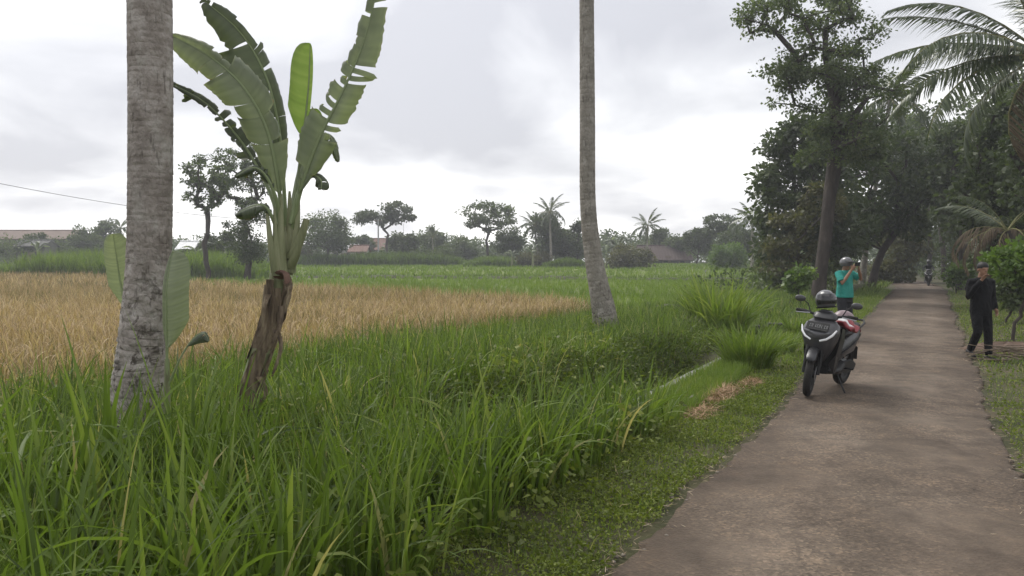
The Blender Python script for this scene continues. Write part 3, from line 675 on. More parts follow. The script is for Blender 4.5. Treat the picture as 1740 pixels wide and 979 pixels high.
# --- roadside giants on the right (left verge of the road)
D = 33.0; b0 = at(1390, 441, D); zb = gzf(b0.x, D)
def rel(px, py, D_, base): p = at(px, py, D_); return (p.x - base[0], p.y - base[1], p.z - base[2])
B1 = (b0.x, D, zb)
k = D / FPX
def env(px, py, rx, ry, D_, base, ryd=None):
    x, y, z = rel(px, py, D_, base); s = D_ / FPX
    return (x, y, z, rx * s, (ryd or min(rx, 70)) * s, ry * s)
big = make_tree('roadside_tree', B1, 13.5, [env(1310, 30, 70, 38, D - 0.5, B1), env(1400, 18, 70, 55, D, B1), env(1400, 130, 92, 62, D - .6, B1), env(1345, 115, 42, 30, D, B1), env(1462, 170, 72, 85, D, B1), env(1340, 160, 30, 22, D, B1), env(1470, 60, 26, 26, D, B1), env(1430, 240, 80, 50, D - .8, B1)],
    200, 0.55, 112, 0.13, 'airy', 'tall roadside tree with thick trunk and airy high crown beside the teal shirt man',
    trunk=[rel(*q, D, B1) for q in ((1388, 512), (1395, 460), (1403, 400), (1411, 320), (1420, 250), (1418, 170), (1402, 90))], base_r=0.27, seed=11, group='roadside trees', sides=6, flat=0.55, shell=0.3)
# second stem of the same tree, forking to the right
m = M(); m.tube([rel(*q, D + .05, B1) for q in ((1409, 340), (1428, 250), (1452, 195), (1475, 165))], [0.26, 0.22, 0.15, 0.08], 8); m.build('limb', M_bark, big)
D = 41.0; B2 = (at(1345, 441, D).x, D, 0.0); B2 = (B2[0], D, gzf(B2[0], D))
make_tree('broadleaf_tree', B2, 9.5, [env(1345, 330, 62, 130, D, B2), env(1315, 400, 38, 70, D, B2), env(1390, 260, 60, 60, D, B2), env(1300, 300, 22, 40, D, B2), env(1400, 380, 60, 90, D, B2), env(1325, 225, 26, 36, D, B2)],
    105, 0.75, 130, 0.26, 'dark', 'dense dark tree left of the big roadside trunk', seed=12, group='roadside trees', base_r=0.2, flat=0.85)
D = 38.0; B3 = (at(1362, 441, D).x, D, 0); B3 = (B3[0], D, gzf(B3[0], D))
make_tree('young_tree', B3, 4.6, [env(1350, 400, 40, 50, D, B3), env(1320, 440, 26, 28, D, B3), env(1395, 350, 34, 40, D, B3)], 40, 0.5, 85, 0.2, 'olive', 'lighter olive young tree in front of the dense dark tree', seed=13, group='roadside trees', base_r=0.07)
D = 47.0; B4 = (at(1482, 441, D).x, D, 0); B4 = (B4[0], D, gzf(B4[0], D))
make_tree('leaning_tree', B4, 10, [env(1490, 300, 70, 95, D, B4), env(1530, 330, 60, 70, D, B4), env(1460, 370, 60, 60, D, B4), env(1545, 385, 40, 30, D, B4), env(1450, 230, 45, 50, D, B4)], 90, 0.8, 110, 0.26, 'dark', 'shady tree with slanting dark trunk left of the road, behind the teal shirt man',
    trunk=[rel(*q, D, B4) for q in ((1478, 490), (1488, 455), (1500, 425), (1522, 395), (1530, 360))], base_r=0.22, seed=14, group='roadside trees')
D = 44.0; B5 = (at(1440, 441, D).x, D, 0); B5 = (B5[0], D, gzf(B5[0], D))
make_tree('slender_tree', B5, 9, [env(1440, 290, 50, 90, D, B5), env(1430, 400, 50, 50, D, B5)], 55, 0.75, 95, 0.25, 'mid', 'slim grey-trunked tree just right of the big roadside trunk', seed=15, group='roadside trees', base_r=0.13, bark=M_barkg)
# --- right of the road
def rtree(px, D, envs, ncl, clr, per, leaf, style, label, seed, name='broadleaf_tree', base_r=0.2, **kw):
    B = (at(px, 441, D).x, D, 0); B = (B[0], D, gzf(B[0], D))
    H = max(e[1] for e in envs)
    return make_tree(name, B, at(px, min(e[1] - e[3] for e in envs), D).z, [env(*e, D, B) for e in envs], ncl, clr, per, leaf, style, label, seed=seed, group='roadside trees', base_r=base_r, **kw)
rtree(1606, 66, [(1605, 205, 72, 30), (1570, 250, 40, 26), (1650, 235, 50, 30), (1600, 290, 60, 30)], 70, 0.95, 85, 0.3, 'mid', 'flat-topped tree over the far road, sky showing through its limbs', 21, 'umbrella_tree', flat=0.4, trunk_h=0.7)
rtree(1672, 50, [(1680, 300, 60, 80), (1640, 350, 50, 60), (1700, 230, 50, 50)], 80, 0.95, 95, 0.3, 'dark', 'dark crowded tree above the man in black', 22)
rtree(1720, 36, [(1725, 330, 55, 90), (1690, 400, 45, 50), (1760, 250, 70, 90)], 80, 0.8, 105, 0.24, 'dark', 'shadowy tree at the right edge behind the near palm', 23)
rtree(1640, 84, [(1625, 400, 45, 55), (1660, 380, 50, 60), (1600, 330, 40, 40)], 70, 1.2, 75, 0.36, 'dark', 'tree closing the view right of the distant motorcyclist', 24)
rtree(1555, 92, [(1560, 380, 45, 75), (1530, 430, 40, 40), (1590, 420, 30, 45)], 70, 1.25, 75, 0.36, 'dark', 'tree closing the view left of the distant motorcyclist', 25)
rtree(1522, 58, [(1522, 440, 26, 45), (1505, 465, 22, 22), (1545, 410, 22, 30)], 44, 0.7, 75, 0.26, 'olive', 'brownish scrubby tree on the left verge past the slanting trunk', 26, base_r=0.08)
rtree(1655, 58, [(1650, 430, 34, 40), (1625, 455, 22, 24), (1670, 400, 30, 30)], 44, 0.75, 75, 0.26, 'mid', 'bushy tree on the right verge beyond the man in black', 27, base_r=0.08)
rtree(1780, 27, [(1790, 300, 70, 120), (1740, 420, 40, 50), (1830, 200, 80, 90)], 80, 0.7, 95, 0.19, 'dark', 'leafy tree cut off by the right edge of the picture', 28)
rtree(1690, 70, [(1700, 180, 50, 60), (1740, 140, 50, 60)], 60, 1.1, 70, 0.32, 'mid', 'tall far tree showing behind the near palm fronds', 29, trunk_h=.7)
rtree(1722, 16.5, [(1722, 452, 36, 34), (1708, 428, 20, 16), (1760, 440, 40, 40)], 50, 0.26, 70, 0.11, 'light', 'bright green feathery shrub beside the man in black', 30, 'roadside_shrub', base_r=0.035, trunk_h=.3)
rtree(1712, 21, [(1715, 500, 30, 26), (1745, 480, 36, 40)], 34, 0.3, 70, 0.12, 'mid', 'low shrub on the bank at the right edge', 31, 'roadside_shrub', base_r=0.03, trunk_h=.3)
rtree(1625, 40, [(1628, 470, 20, 18), (1640, 455, 18, 18)], 26, 0.38, 60, 0.16, 'light', 'pale green bush at the right road edge beyond the man in black', 32, 'roadside_shrub', base_r=0.03, trunk_h=.3)
rtree(1362, 30, [(1352, 478, 16, 18), (1366, 465, 12, 12)], 18, 0.22, 36, 0.17, 'light', 'small bright sapling left of the big roadside trunk', 33, 'sapling', base_r=0.02, trunk_h=.4)
rtree(1335, 40, [(1322, 470, 26, 14), (1345, 466, 20, 14)], 30, 0.4, 70, 0.16, 'mid', 'low thicket at the foot of the dense dark tree', 34, 'roadside_shrub', base_r=0.03, trunk_h=.3)
rtree(1503, 66, [(1500, 470, 22, 18), (1530, 474, 20, 12)], 30, 0.55, 70, 0.22, 'olive', 'dusty brown-green bush at the left edge of the far road', 35, 'roadside_shrub', base_r=0.04, trunk_h=.3)

rtree(1580, 74, [(1575, 300, 60, 60), (1540, 250, 40, 50), (1620, 330, 50, 60), (1580, 400, 60, 40)], 90, 1.2, 85, 0.3, 'dark', 'tree arching over the far road above the motorcyclist', 36, trunk_h=.5)
rtree(1690, 31, [(1700, 260, 50, 60), (1730, 190, 40, 50), (1660, 330, 40, 50), (1700, 380, 50, 40)], 95, 0.65, 100, 0.19, 'dark', 'shaded tree just right of the near dried palm', 37)
rtree(1530, 62, [(1520, 260, 40, 60), (1545, 320, 40, 60), (1500, 370, 40, 50)], 80, 0.95, 90, 0.28, 'dark', 'tree filling the gap behind the slanting trunk', 38)
rtree(1632, 44, [(1640, 250, 45, 45), (1610, 310, 36, 40), (1668, 330, 40, 50)], 80, 0.8, 90, 0.24, 'dark', 'overhanging tree on the right of the road before the flat-topped one', 39, trunk_h=.5)

# --- treeline beyond the fields, from left to right
far_tree(150, 382, 60, 118, 'mid', 'rounded tree left of the near palm trunk, by the long roof', 'round', 41)
far_tree(185, 376, 46, 122, 'dark', 'darker tree next to the rounded one left of the near palm trunk', 'round', 42)
far_tree(352, 256, 86, 62, 'mid', 'airy tree with bare forked trunk left of the banana plant', 'umbrella', 43, 3000, 0.2)
far_tree(418, 232, 110, 66, 'mid', 'larger airy tree rising behind the banana leaves', 'umbrella', 44, 3800, 0.2)
far_tree(425, 352, 56, 62, 'dark', 'dense dark small tree under the airy trees', 'column', 45, 3600)
far_tree(375, 372, 60, 80, 'dark', 'low dark tree between the airy trees and the near palm trunk', 'bush', 46)
far_tree(556, 358, 92, 110, 'mid', 'full rounded tree just right of the banana stem', 'round', 47, 5200)
far_tree(659, 345, 106, 118, 'dark', 'flat two-lobed tree on a thin curved trunk behind the pole', 'twolobe', 48, 4200)
far_tree(683, 394, 56, 124, 'dark', 'low dark tree right of the flat two-lobed tree', 'round', 49)
far_tree(610, 400, 50, 138, 'dark', 'small dark tree between two red roofs', 'round', 50)
far_tree(738, 386, 44, 130, 'mid', 'small feathery tree left of the broad umbrella tree', 'round', 51)
far_tree(780, 402, 60, 128, 'mid', 'low green tree at the foot of the umbrella tree', 'bush', 52)
far_tree(828, 340, 100, 116, 'mid', 'broad umbrella tree on splayed limbs in the middle of the treeline', 'umbrella', 53, 3400)
far_tree(862, 388, 52, 114, 'mid', 'rounded green tree leaning on the umbrella tree', 'round', 54)
far_tree(928, 372, 62, 108, 'dark', 'dense dark tree under the pair of palms', 'column', 55, 5000)
far_tree(968, 392, 60, 110, 'dark', 'wide dark tree right of the pair of palms', 'round', 56, 4600)
far_tree(981, 376, 22, 106, 'dark', 'thin knobbly tree next to the leaning palm trunk', 'column', 57, 1600)
far_tree(1115, 386, 34, 132, 'mid', 'airy tree just right of the single far palm', 'round', 58, 2600)
far_tree(1142, 404, 30, 128, 'mid', 'small pointed tree above the dark roof', 'column', 59, 1800)
far_tree(1160, 402, 36, 126, 'mid', 'little spreading tree right of the pointed one', 'umbrella', 60, 2200)
far_tree(1185, 384, 56, 116, 'dark', 'rounded dark tree beside the dark roof', 'round', 61, 4400)
far_tree(1225, 362, 64, 112, 'dark', 'taller open-topped tree of the far right treeline', 'umbrella', 62, 3000)
far_tree(1255, 385, 80, 100, 'dark', 'broad dark tree meeting the roadside trees', 'round', 63, 5200)
far_tree(1236, 414, 62, 92, 'light', 'round pale green bush at the far edge of the fields', 'bush', 64, 4200, name='round_bush', cat='bush')
far_tree(1072, 418, 66, 96, 'olive', 'olive shrubs in front of the dark roof', 'bush', 65, 4200, name='round_bush', cat='bush')
far_tree(905, 424, 52, 104, 'olive', 'pale scrub below the pair of palms', 'bush', 66, 3000, name='round_bush', cat='bush')
far_tree(735, 418, 70, 112, 'mid', 'low scrub between the two-lobed and umbrella trees', 'bush', 67, 3000, name='round_bush', cat='bush')
far_tree(510, 412, 44, 112, 'olive', 'low scrub at the foot of the full rounded tree', 'bush', 68, 2400, name='round_bush', cat='bush')
far_tree(30, 402, 80, 108, 'mid', 'bushy tree hiding the grey shed at the far left edge', 'bush', 70, 2600)
far_tree(62, 396, 46, 110, 'dark', 'darker bushy tree in front of the long pale roof', 'round', 71, 2600)
far_tree(90, 408, 64, 112, 'mid', 'low bushes against the long roof at far left', 'bush', 69, 2800, name='round_bush', cat='bush')
# the wood behind, one mass
b = Big(); nc = 560
cx_ = rng.uniform(-128, 78, nc); cy_ = rng.uniform(138, 168, nc); top = 4.6 + 1.9 * wave(cx_, cy_, 9, 3) + 1.5 * wave(cx_, cy_, 3.5, 1) + 1.0 * sstep(-60, 40, cx_)
cr_ = rng.uniform(1.2, 2.9, nc); cz_ = gz(cx_, cy_) + np.maximum(top - cr_ * 0.7, 0.6) * rng.uniform(0.45, 1, nc); q = np.repeat(np.arange(nc), 120); n = len(q)
o_ = rng.normal(size=(n, 3)); o_ /= np.linalg.norm(o_, axis=1, keepdims=True); o_ *= rng.uniform(0, 1, (n, 1)) ** 0.4
P_ = np.stack([cx_, cy_, cz_], 1)[q] + o_ * cr_[q][:, None] * [1, 1, 0.75]
b.add(*leaves(P_, o_ + rng.normal(0, .6, (n, 3)), rng.uniform(0.28, 0.75, n), rng, np.clip(rng.uniform(0.1, 0.8, nc)[q] + rng.uniform(-.25, .25, n), 0, 1), 0.32))
n = 14000; x = rng.uniform(-130, 80, n); y = rng.uniform(136, 150, n); z = gz(x, y) + rng.uniform(0, 2.6, n)
b.add(*leaves(np.stack([x, y, z], 1), rng.normal(size=(n, 3)), rng.uniform(0.35, 0.7, n), rng, np.clip(rng.uniform(0, .7, n), 0, 1), 0.32))
tag(new_obj('far_woods', b.mesh('far_woods', False), LF['mid']), 'distant wood closing off the fields', 'woods', kind='stuff')
b = Big(); n = 26000
s = rng.uniform(26, 120, n); side = rng.uniform(size=n) < 0.5; t = np.where(side, rng.uniform(2.2, 9, n), -road_w(s) - rng.uniform(1.8, 14, n))
x, y = xy(s, t + 0.0028 * np.maximum(s - 45, 0) ** 2); k = ~(side & (s < 34)); x, y, s = x[k], y[k], s[k]; n = len(x)
z = gz(x, y) + rng.uniform(0, 1, n) ** 1.4 * (0.7 + 0.5 * wave(x, y, 2.2, 6) + 0.02 * s)
b.add(*leaves(np.stack([x, y, z], 1), rng.normal(size=(n, 3)) + [0, 0, .4], rng.uniform(0.14, 0.34, n), rng, np.clip(0.4 + 0.3 * wave(x, y, 3, 2) + rng.uniform(-.3, .3, n), 0, 1), 0.25))
tag(new_obj('roadside_undergrowth', b.mesh('roadside_undergrowth', False), LF['mid']), 'tangled undergrowth under the roadside trees', 'undergrowth', kind='stuff')

# --- tall grass belts
def belt(px0, px1, D0, D1, h, tint, label, n, w=0.10, group='belts of tall grass'):
    x0, x1 = at(px0, 441, D0).x, at(px1, 441, D0).x; x = rng.uniform(x0, x1, n); y = rng.uniform(D0, D1, n)
    hh = h * rng.uniform(0.6, 1.05, n) * (1 + 0.18 * wave(x, y, 2.5, 3) + .1 * wave(x, y, 7, 1)) * (0.55 + 0.45 * sstep(0, 3, np.minimum(x - x0, x1 - x)))
    b = Big(); b.add(*blades(roots(x, y), hh, rng.uniform(0.6, 1.4, n) * w, rng.uniform(0, 6.28, n), np.abs(rng.normal(0.05, 0.16, n)), rng.uniform(0.1, 1.3, n), 3, np.clip(rng.uniform(*tint, n), 0, 1), rng))
    o = new_obj('tall_grass_belt', b.mesh('tall_grass_belt'), G_grass); tag(o, label, 'tall grass', kind='stuff')
belt(-20, 440, 66, 74, 2.5, (0.25, 0.8), 'belt of tall green grass left of the banana plant', 10000, 0.09)
belt(492, 785, 108, 116, 2.1, (0.0, 0.45), 'dark belt of tall grass in front of the houses', 8000, 0.14)
belt(785, 900, 104, 112, 1.5, (0.15, 0.7), 'lower tall grass under the umbrella tree', 5000, 0.11)
belt(925, 1005, 98, 104, 1.4, (0.1, 0.6), 'tall grass left of the leaning palm trunk', 4000, 0.1)
def grass_clump(px, D, wpx, h, n, label, w=0.022, tint=(0.3, 0.85), seg=6):
    c = at(px, 441, D); z = gzf(c.x, D); r = wpx / 2 / FPX * D; a = rng.uniform(0, 6.28, n); rr = np.sqrt(rng.uniform(0, 1, n)) * r * 0.55
    x, y = np.cos(a) * rr, np.sin(a) * rr * 0.8; zz = gz(x + c.x, y + D) - z - 0.03
    b = Big(); b.add(*blades(np.stack([x, y, zz], 1), h * rng.uniform(0.35, 1.1, n), rng.uniform(0.6, 1.4, n) * w, a + rng.normal(0, .9, n), rr / r * 0.35 + np.abs(rng.normal(0, 0.16, n)), rng.uniform(0.1, 1.3, n), seg, np.clip(rng.uniform(*tint, n), 0, 1), rng, 0.3))
    o = new_obj('grass_clump', b.mesh('grass_clump'), G_grass); o.location = (c.x, D, z); tag(o, label, 'grass clump', 'grass clumps by the ditch')
grass_clump(1232, 18.5, 120, 1.6, 420, 'tall spiky clump of grass behind the ditch', 0.045, (0.5, 0.88))
grass_clump(1195, 19.5, 70, 1.3, 260, 'thinner grass clump left of the tall spiky one', 0.04, (0.45, 0.86))
grass_clump(1275, 12.6, 130, 0.85, 620, 'dense arching grass clump on the verge at the end of the ditch wall', 0.022, (0.4, 0.86))
grass_clump(1330, 14.5, 70, 0.6, 260, 'smaller grass clump left of the parked scooter', 0.018)
grass_clump(1305, 18.3, 46, 0.55, 200, 'short tuft left of the culvert mouth', 0.03)
grass_clump(1350, 18.2, 40, 0.5, 180, 'short tuft between culvert mouth and scooter', 0.03)

# ================================================================ PALMS AND BANANAS
G_frond = leafy('palm_leaflet', [(0.0, (0.028, 0.045, 0.016)), (0.5, (0.055, 0.080, 0.026)), (1.0, (0.115, 0.14, 0.05))], 0.25, 0.35, 0.55)
G_dead = leafy('dead_frond', [(0.0, (0.07, 0.052, 0.035)), (0.5, (0.14, 0.105, 0.07)), (1.0, (0.24, 0.185, 0.125))], 0.12, 0.7, 0.2, 1.0)
M_rachis = noisy('palm_rachis', [(0.3, (0.12, 0.13, 0.05)), (0.7, (0.22, 0.2, 0.09))], scale=6, bump=0.2)
def palm_trunk_mat(name, a, b_, c, patch):
    m = noisy(name, [(0.28, a), (0.5, b_), (0.72, c)], scale=5, detail=8, bump=0.9, bscale=26, rough=0.9, stretch=(1, 1, 0.8), bdist=0.03)
    t = m.node_tree; k = t.links; bs = t.nodes['Principled BSDF']; src = bs.inputs['Base Color'].links[0].from_socket
    c_ = N('ShaderNodeTexCoord', t); n = N('ShaderNodeTexNoise', t); n.inputs['Scale'].default_value = 11; n.inputs['Distortion'].default_value = .8; n.inputs['Detail'].default_value = 6; n.inputs['Roughness'].default_value = 0.7; k.new(c_.outputs['Object'], n.inputs['Vector'])
    r = N('ShaderNodeMapRange', t); r.inputs['From Min'].default_value = 0.50; r.inputs['From Max'].default_value = 0.60; k.new(n.outputs['Fac'], r.inputs['Value'])
    # lichen and bark scars get denser towards the old foot of the trunk
    sp = N('ShaderNodeSeparateXYZ', t); k.new(c_.outputs['Object'], sp.inputs[0]); h = N('ShaderNodeMapRange', t); h.inputs['From Min'].default_value = patch; h.inputs['From Max'].default_value = patch * 0.45; h.inputs['To Min'].default_value = 0.12; k.new(sp.outputs['Z'], h.inputs['Value'])
    mu = N('ShaderNodeMath', t, operation='MULTIPLY'); k.new(r.outputs[0], mu.inputs[0]); k.new(h.outputs[0], mu.inputs[1])
    mx_ = N('ShaderNodeMix', t, data_type='RGBA'); k.new(mu.outputs[0], mx_.inputs[0]); k.new(src, mx_.inputs[6]); mx_.inputs[7].default_value = (0.085, 0.072, 0.06, 1)
    n2 = N('ShaderNodeTexNoise', t); n2.inputs['Scale'].default_value = 6; n2.inputs['Detail'].default_value = 7; n2.inputs['Roughness'].default_value = .7; mp2 = N('ShaderNodeMapping', t); mp2.inputs['Location'].default_value = (3, 7, 1); mp2.inputs['Scale'].default_value = (1, 1, .55); k.new(c_.outputs['Object'], mp2.inputs[0]); k.new(mp2.outputs[0], n2.inputs['Vector'])
    r2 = N('ShaderNodeMapRange', t); r2.inputs['From Min'].default_value = .53; r2.inputs['From Max'].default_value = .62; r2.inputs['To Max'].default_value = .42; k.new(n2.outputs['Fac'], r2.inputs['Value'])
    m3_ = N('ShaderNodeMix', t, data_type='RGBA'); k.new(r2.outputs[0], m3_.inputs[0]); k.new(mx_.outputs[2], m3_.inputs[6]); m3_.inputs[7].default_value = (.44, .42, .38, 1)
    n3 = N('ShaderNodeTexNoise', t); n3.inputs['Scale'].default_value = 30; n3.inputs['Detail'].default_value = 3; mp3 = N('ShaderNodeMapping', t); mp3.inputs['Scale'].default_value = (1, 1, .18); k.new(c_.outputs['Object'], mp3.inputs[0]); k.new(mp3.outputs[0], n3.inputs['Vector'])
    r3 = N('ShaderNodeMapRange', t); r3.inputs['From Min'].default_value = .60; r3.inputs['From Max'].default_value = .68; r3.inputs['To Max'].default_value = .55; k.new(n3.outputs['Fac'], r3.inputs['Value'])
    m4_ = N('ShaderNodeMix', t, data_type='RGBA'); k.new(r3.outputs[0], m4_.inputs[0]); k.new(m3_.outputs[2], m4_.inputs[6]); m4_.inputs[7].default_value = (.07, .06, .05, 1); k.new(m4_.outputs[2], bs.inputs['Base Color'])
    return m
M_palm = palm_trunk_mat('palm_trunk', (0.17, 0.145, 0.125), (0.32, 0.285, 0.255), (0.50, 0.46, 0.43), 2.2)
M_palm2 = palm_trunk_mat('palm_trunk_grey', (0.17, 0.155, 0.13), (0.25, 0.23, 0.195), (0.34, 0.315, 0.275), 1.3)
def palm_trunk(root, pts, rads, mat, ring=0.11, depth=0.02, n=20, seed=0, lump=0.0):
    """trunk with the stepped scars of fallen fronds; pts relative to the root"""
    rg = np.random.default_rng(seed); P = []; Rr = []
    cum = [0]
    for a, c in zip(pts[:-1], pts[1:]): cum.append(cum[-1] + (Vector(c) - Vector(a)).length)
    s = 0.0; zs = []
    while s < cum[-1]:
        st_ = ring * rg.uniform(0.7, 1.3); zs += [(s, 1.0), (s + st_ * 0.78, 1 - depth * rg.uniform(.6, 1.2)), (s + st_ * 0.86, 1 - depth * rg.uniform(1.2, 2.2))]; s += st_
    for q, f in zs:
        q = min(q, cum[-1] - 1e-4); j = max(i for i in range(len(cum) - 1) if cum[i] <= q); u = (q - cum[j]) / (cum[j + 1] - cum[j])
        # Catmull-Rom for a smooth sweep
        p0, p1, p2, p3 = (Vector(pts[max(j - 1, 0)]), Vector(pts[j]), Vector(pts[j + 1]), Vector(pts[min(j + 2, len(pts) - 1)]))
        P.append(0.5 * ((2 * p1) + (p2 - p0) * u + (2 * p0 - 5 * p1 + 4 * p2 - p3) * u * u + (3 * p1 - p0 - 3 * p2 + p3) * u ** 3)); Rr.append((rads[j] * (1 - u) + rads[j + 1] * u) * f)
    V = []; ns_ = len(P)
    for i_, (p, r) in enumerate(zip(P, Rr)):
        d = (P[min(i_ + 1, ns_ - 1)] - P[max(i_ - 1, 0)]); d = d.normalized() if d.length > 1e-6 else Vector((0, 0, 1)); a = Vector((1, 0, 0)); a = (a - d * a.dot(d)).normalized(); c = d.cross(a)
        for k_ in range(n):
            th = 2 * PI * k_ / n; rr = r * (1 + 0.012 * math.sin(3 * th + p.z * 1.7) + rg.normal(0, 0.006 + lump * max(0, 1 - p.z / 2.2)))
            V.append(p + a * math.cos(th) * rr + c * math.sin(th) * rr)
    F = [(i_ * n + k_, i_ * n + (k_ + 1) % n, (i_ + 1) * n + (k_ + 1) % n, (i_ + 1) * n + k_) for i_ in range(ns_ - 1) for k_ in range(n)]
    m = M(); m.add(V, F); return m.build('trunk', mat, root)
def frond_mesh(name, Lf, droop, nleaf, ll, lw, seed, hang=0.6, ragged=0.0, seg=2):
    """a feather frond leaving the origin along +x; returns leaflets mesh and rachis points"""
    rg = np.random.default_rng(seed); tt = np.linspace(0, 1, 15); ang = -droop * tt ** 1.5
    mid = (ang[1:] + ang[:-1]) / 2; px_ = np.concatenate([[0], np.cumsum(np.cos(mid))]) * Lf / 14; pz = np.concatenate([[0], np.cumsum(np.sin(mid))]) * Lf / 14
    b = Big()
    u = np.repeat(np.linspace(0.16, 0.995, nleaf), 2); sd = np.tile([1.0, -1.0], nleaf); n = len(u); keep = rg.uniform(size=n) > ragged; u, sd = u[keep], sd[keep]; n = len(u)
    u = np.clip(u + rg.normal(0, 0.004, n), 0.1, 1)
    c = np.stack([np.interp(u, tt, px_), sd * 0.01, np.interp(u, tt, pz)], 1); an = np.interp(u, tt, ang)
    L_ = ll * np.minimum(1, 0.35 + 2.4 * (u - 0.1)) * (1 - 0.72 * np.maximum(u - 0.55, 0) / 0.45) * rg.uniform(0.8, 1.1, n)
    T_ = np.stack([np.cos(an), 0 * an, np.sin(an)], 1); Sd = np.stack([0 * an, sd, 0 * an], 1); Dn = np.array([0, 0, -1.0])[None]
    d0 = T_ * 0.55 + Sd * 0.85 + Dn * (hang * 0.35) + rg.normal(0, 0.09, (n, 3)); d0 /= np.linalg.norm(d0, axis=1, keepdims=True)
    pts = [c]; d = d0
    for q in range(seg):
        d = d + Dn * hang * (0.55 + 0.5 * q) + rg.normal(0, 0.06, (n, 3)); d /= np.linalg.norm(d, axis=1, keepdims=True); pts.append(pts[-1] + d * (L_ / seg)[:, None])
    wd = np.cross(d0, np.array([0, 0, 1.0])[None]) * 0.6 + T_ * 0.5; wd /= np.linalg.norm(wd, axis=1, keepdims=True)
    rows = []
    for q, p in enumerate(pts):
        f = (0.7, 1.0, 0.75, 0.1)[q] if seg == 3 else (0.7, 1.0, 0.1)[q]
        rows.append(np.stack([p - wd * lw * f / 2, p + wd * lw * f / 2], 1))
    V = np.stack(rows, 1).reshape(-1, 3); k_ = 2 * (seg + 1); i_ = (np.arange(n) * k_)[:, None] + (np.arange(seg) * 2)[None]; i_ = i_.reshape(-1)
    b.add(V, np.stack([i_, i_ + 1, i_ + 3, i_ + 2], 1), np.repeat(np.clip(rg.normal(0.45, 0.22, n), 0, 1), k_))
    me = b.mesh(name); me.materials.append(G_frond)
    m = M(); m.tube([(px_[q], 0, pz[q]) for q in range(0, 15, 2)], [0.035 * (1 - 0.9 * q / 14) * (Lf / 4) + 0.004 for q in range(0, 15, 2)], 5)
    mr = bpy.data.meshes.new(name + '_rachis'); mr.from_pydata(m.V, [], m.F); mr.update(); mr.materials.append(M_rachis)
    return me, mr
FR_far = [frond_mesh('frond', 3.6, dr, 34, 0.85, 0.10, 70 + q, hang) for q, (dr, hang) in enumerate(((0.9, 0.5), (1.5, 0.7), (2.0, 0.9)))]
FR_near = [frond_mesh('frond', 4.3, dr, 84, 0.85, 0.045, 80 + q, hang, 0.05, 3) for q, (dr, hang) in enumerate(((0.7, 0.45), (1.15, 0.75), (1.7, 1.0)))]
FR_dead = [frond_mesh('frond', 3.8, 2.3, 70, 0.75, 0.04, 90, 1.3, 0.25, 3)]
FR_dead[0][0].materials.clear(); FR_dead[0][0].materials.append(G_dead)
def add_frond(root, fr, head, az, el, roll=0.0, sc=1.0, name='frond', label=None):
    o = bpy.data.objects.new(name, fr[0]); COL.objects.link(o); o.parent = root; o.location = head
    o.rotation_mode = 'XYZ'; o.rotation_euler = (Matrix.Rotation(az, 4, 'Z') @ Matrix.Rotation(-el, 4, 'Y') @ Matrix.Rotation(roll, 4, 'X')).to_euler(); o.scale = (sc, sc, sc)
    r = bpy.data.objects.new('rachis', fr[1]); COL.objects.link(r); r.parent = o
    if label: o['label'] = label
    return o
def palm_crown(root, head, frs, n, seed, sc=1.0, low=-0.5):
    rg = np.random.default_rng(seed)
    for q in range(n):
        f = (q + 0.5) / n; el = 1.35 - f * (1.35 - low) + rg.normal(0, .08); az = q * 2.39996 + rg.normal(0, .2)
        add_frond(root, frs[0 if f < 0.35 else (1 if f < 0.7 else 2)], head, az, el, rg.normal(0, .25), sc * rg.uniform(0.85, 1.1))
def far_palm(px, yhead, D, label, seed, sc=1.0, lean=0.0, n=19, base=None, low=-0.55):
    p = at(px, 441, D); z = gzf(p.x, D); h = at(px, yhead, D).z - z
    root = empty('coconut_palm', (p.x, D, z), 0, label, 'palm tree', 'far palms')
    m = M(); m.tube([(lean, 0, -0.2), (lean * .8, 0, h * .3), (lean * .3, 0, h * .7), (0, 0, h)], [0.24, 0.16, 0.13, 0.11], 8); m.build('trunk', M_palm2, root)
    palm_crown(root, (0, 0, h), FR_far, n, seed, sc, low); return root
far_palm(934, 362, 104, 'tall far palm, the higher of the pair in the treeline', 1, 0.8, 0.2)
far_palm(908, 384, 107, 'shorter far palm leaning left of the higher one', 2, 0.8, 0.6)
far_palm(1100, 384, 104, 'single far palm standing clear against the sky', 3, 0.75, -0.1, 16)
far_palm(205, 388, 108, 'far palm partly hidden by the near palm trunk', 4, 0.6)
far_palm(1278, 374, 78, 'palm half hidden by the dense roadside trees', 5, 0.75)
far_palm(1040, 412, 118, 'low young palm among banana plants right of the leaning trunk', 6, 0.6, 0.2, 12)
far_palm(735, 404, 122, 'low far palm left of the umbrella tree', 7, 0.6, 0.2, 12)
far_palm(1508, 165, 50, 'palm rising behind the big roadside tree', 8, 1.0, -1.6, 20, low=-0.9)
far_palm(1652, 300, 52, 'palm with drooping fronds above the man in black', 9, 1.0, 0.4, 18, low=-0.9)

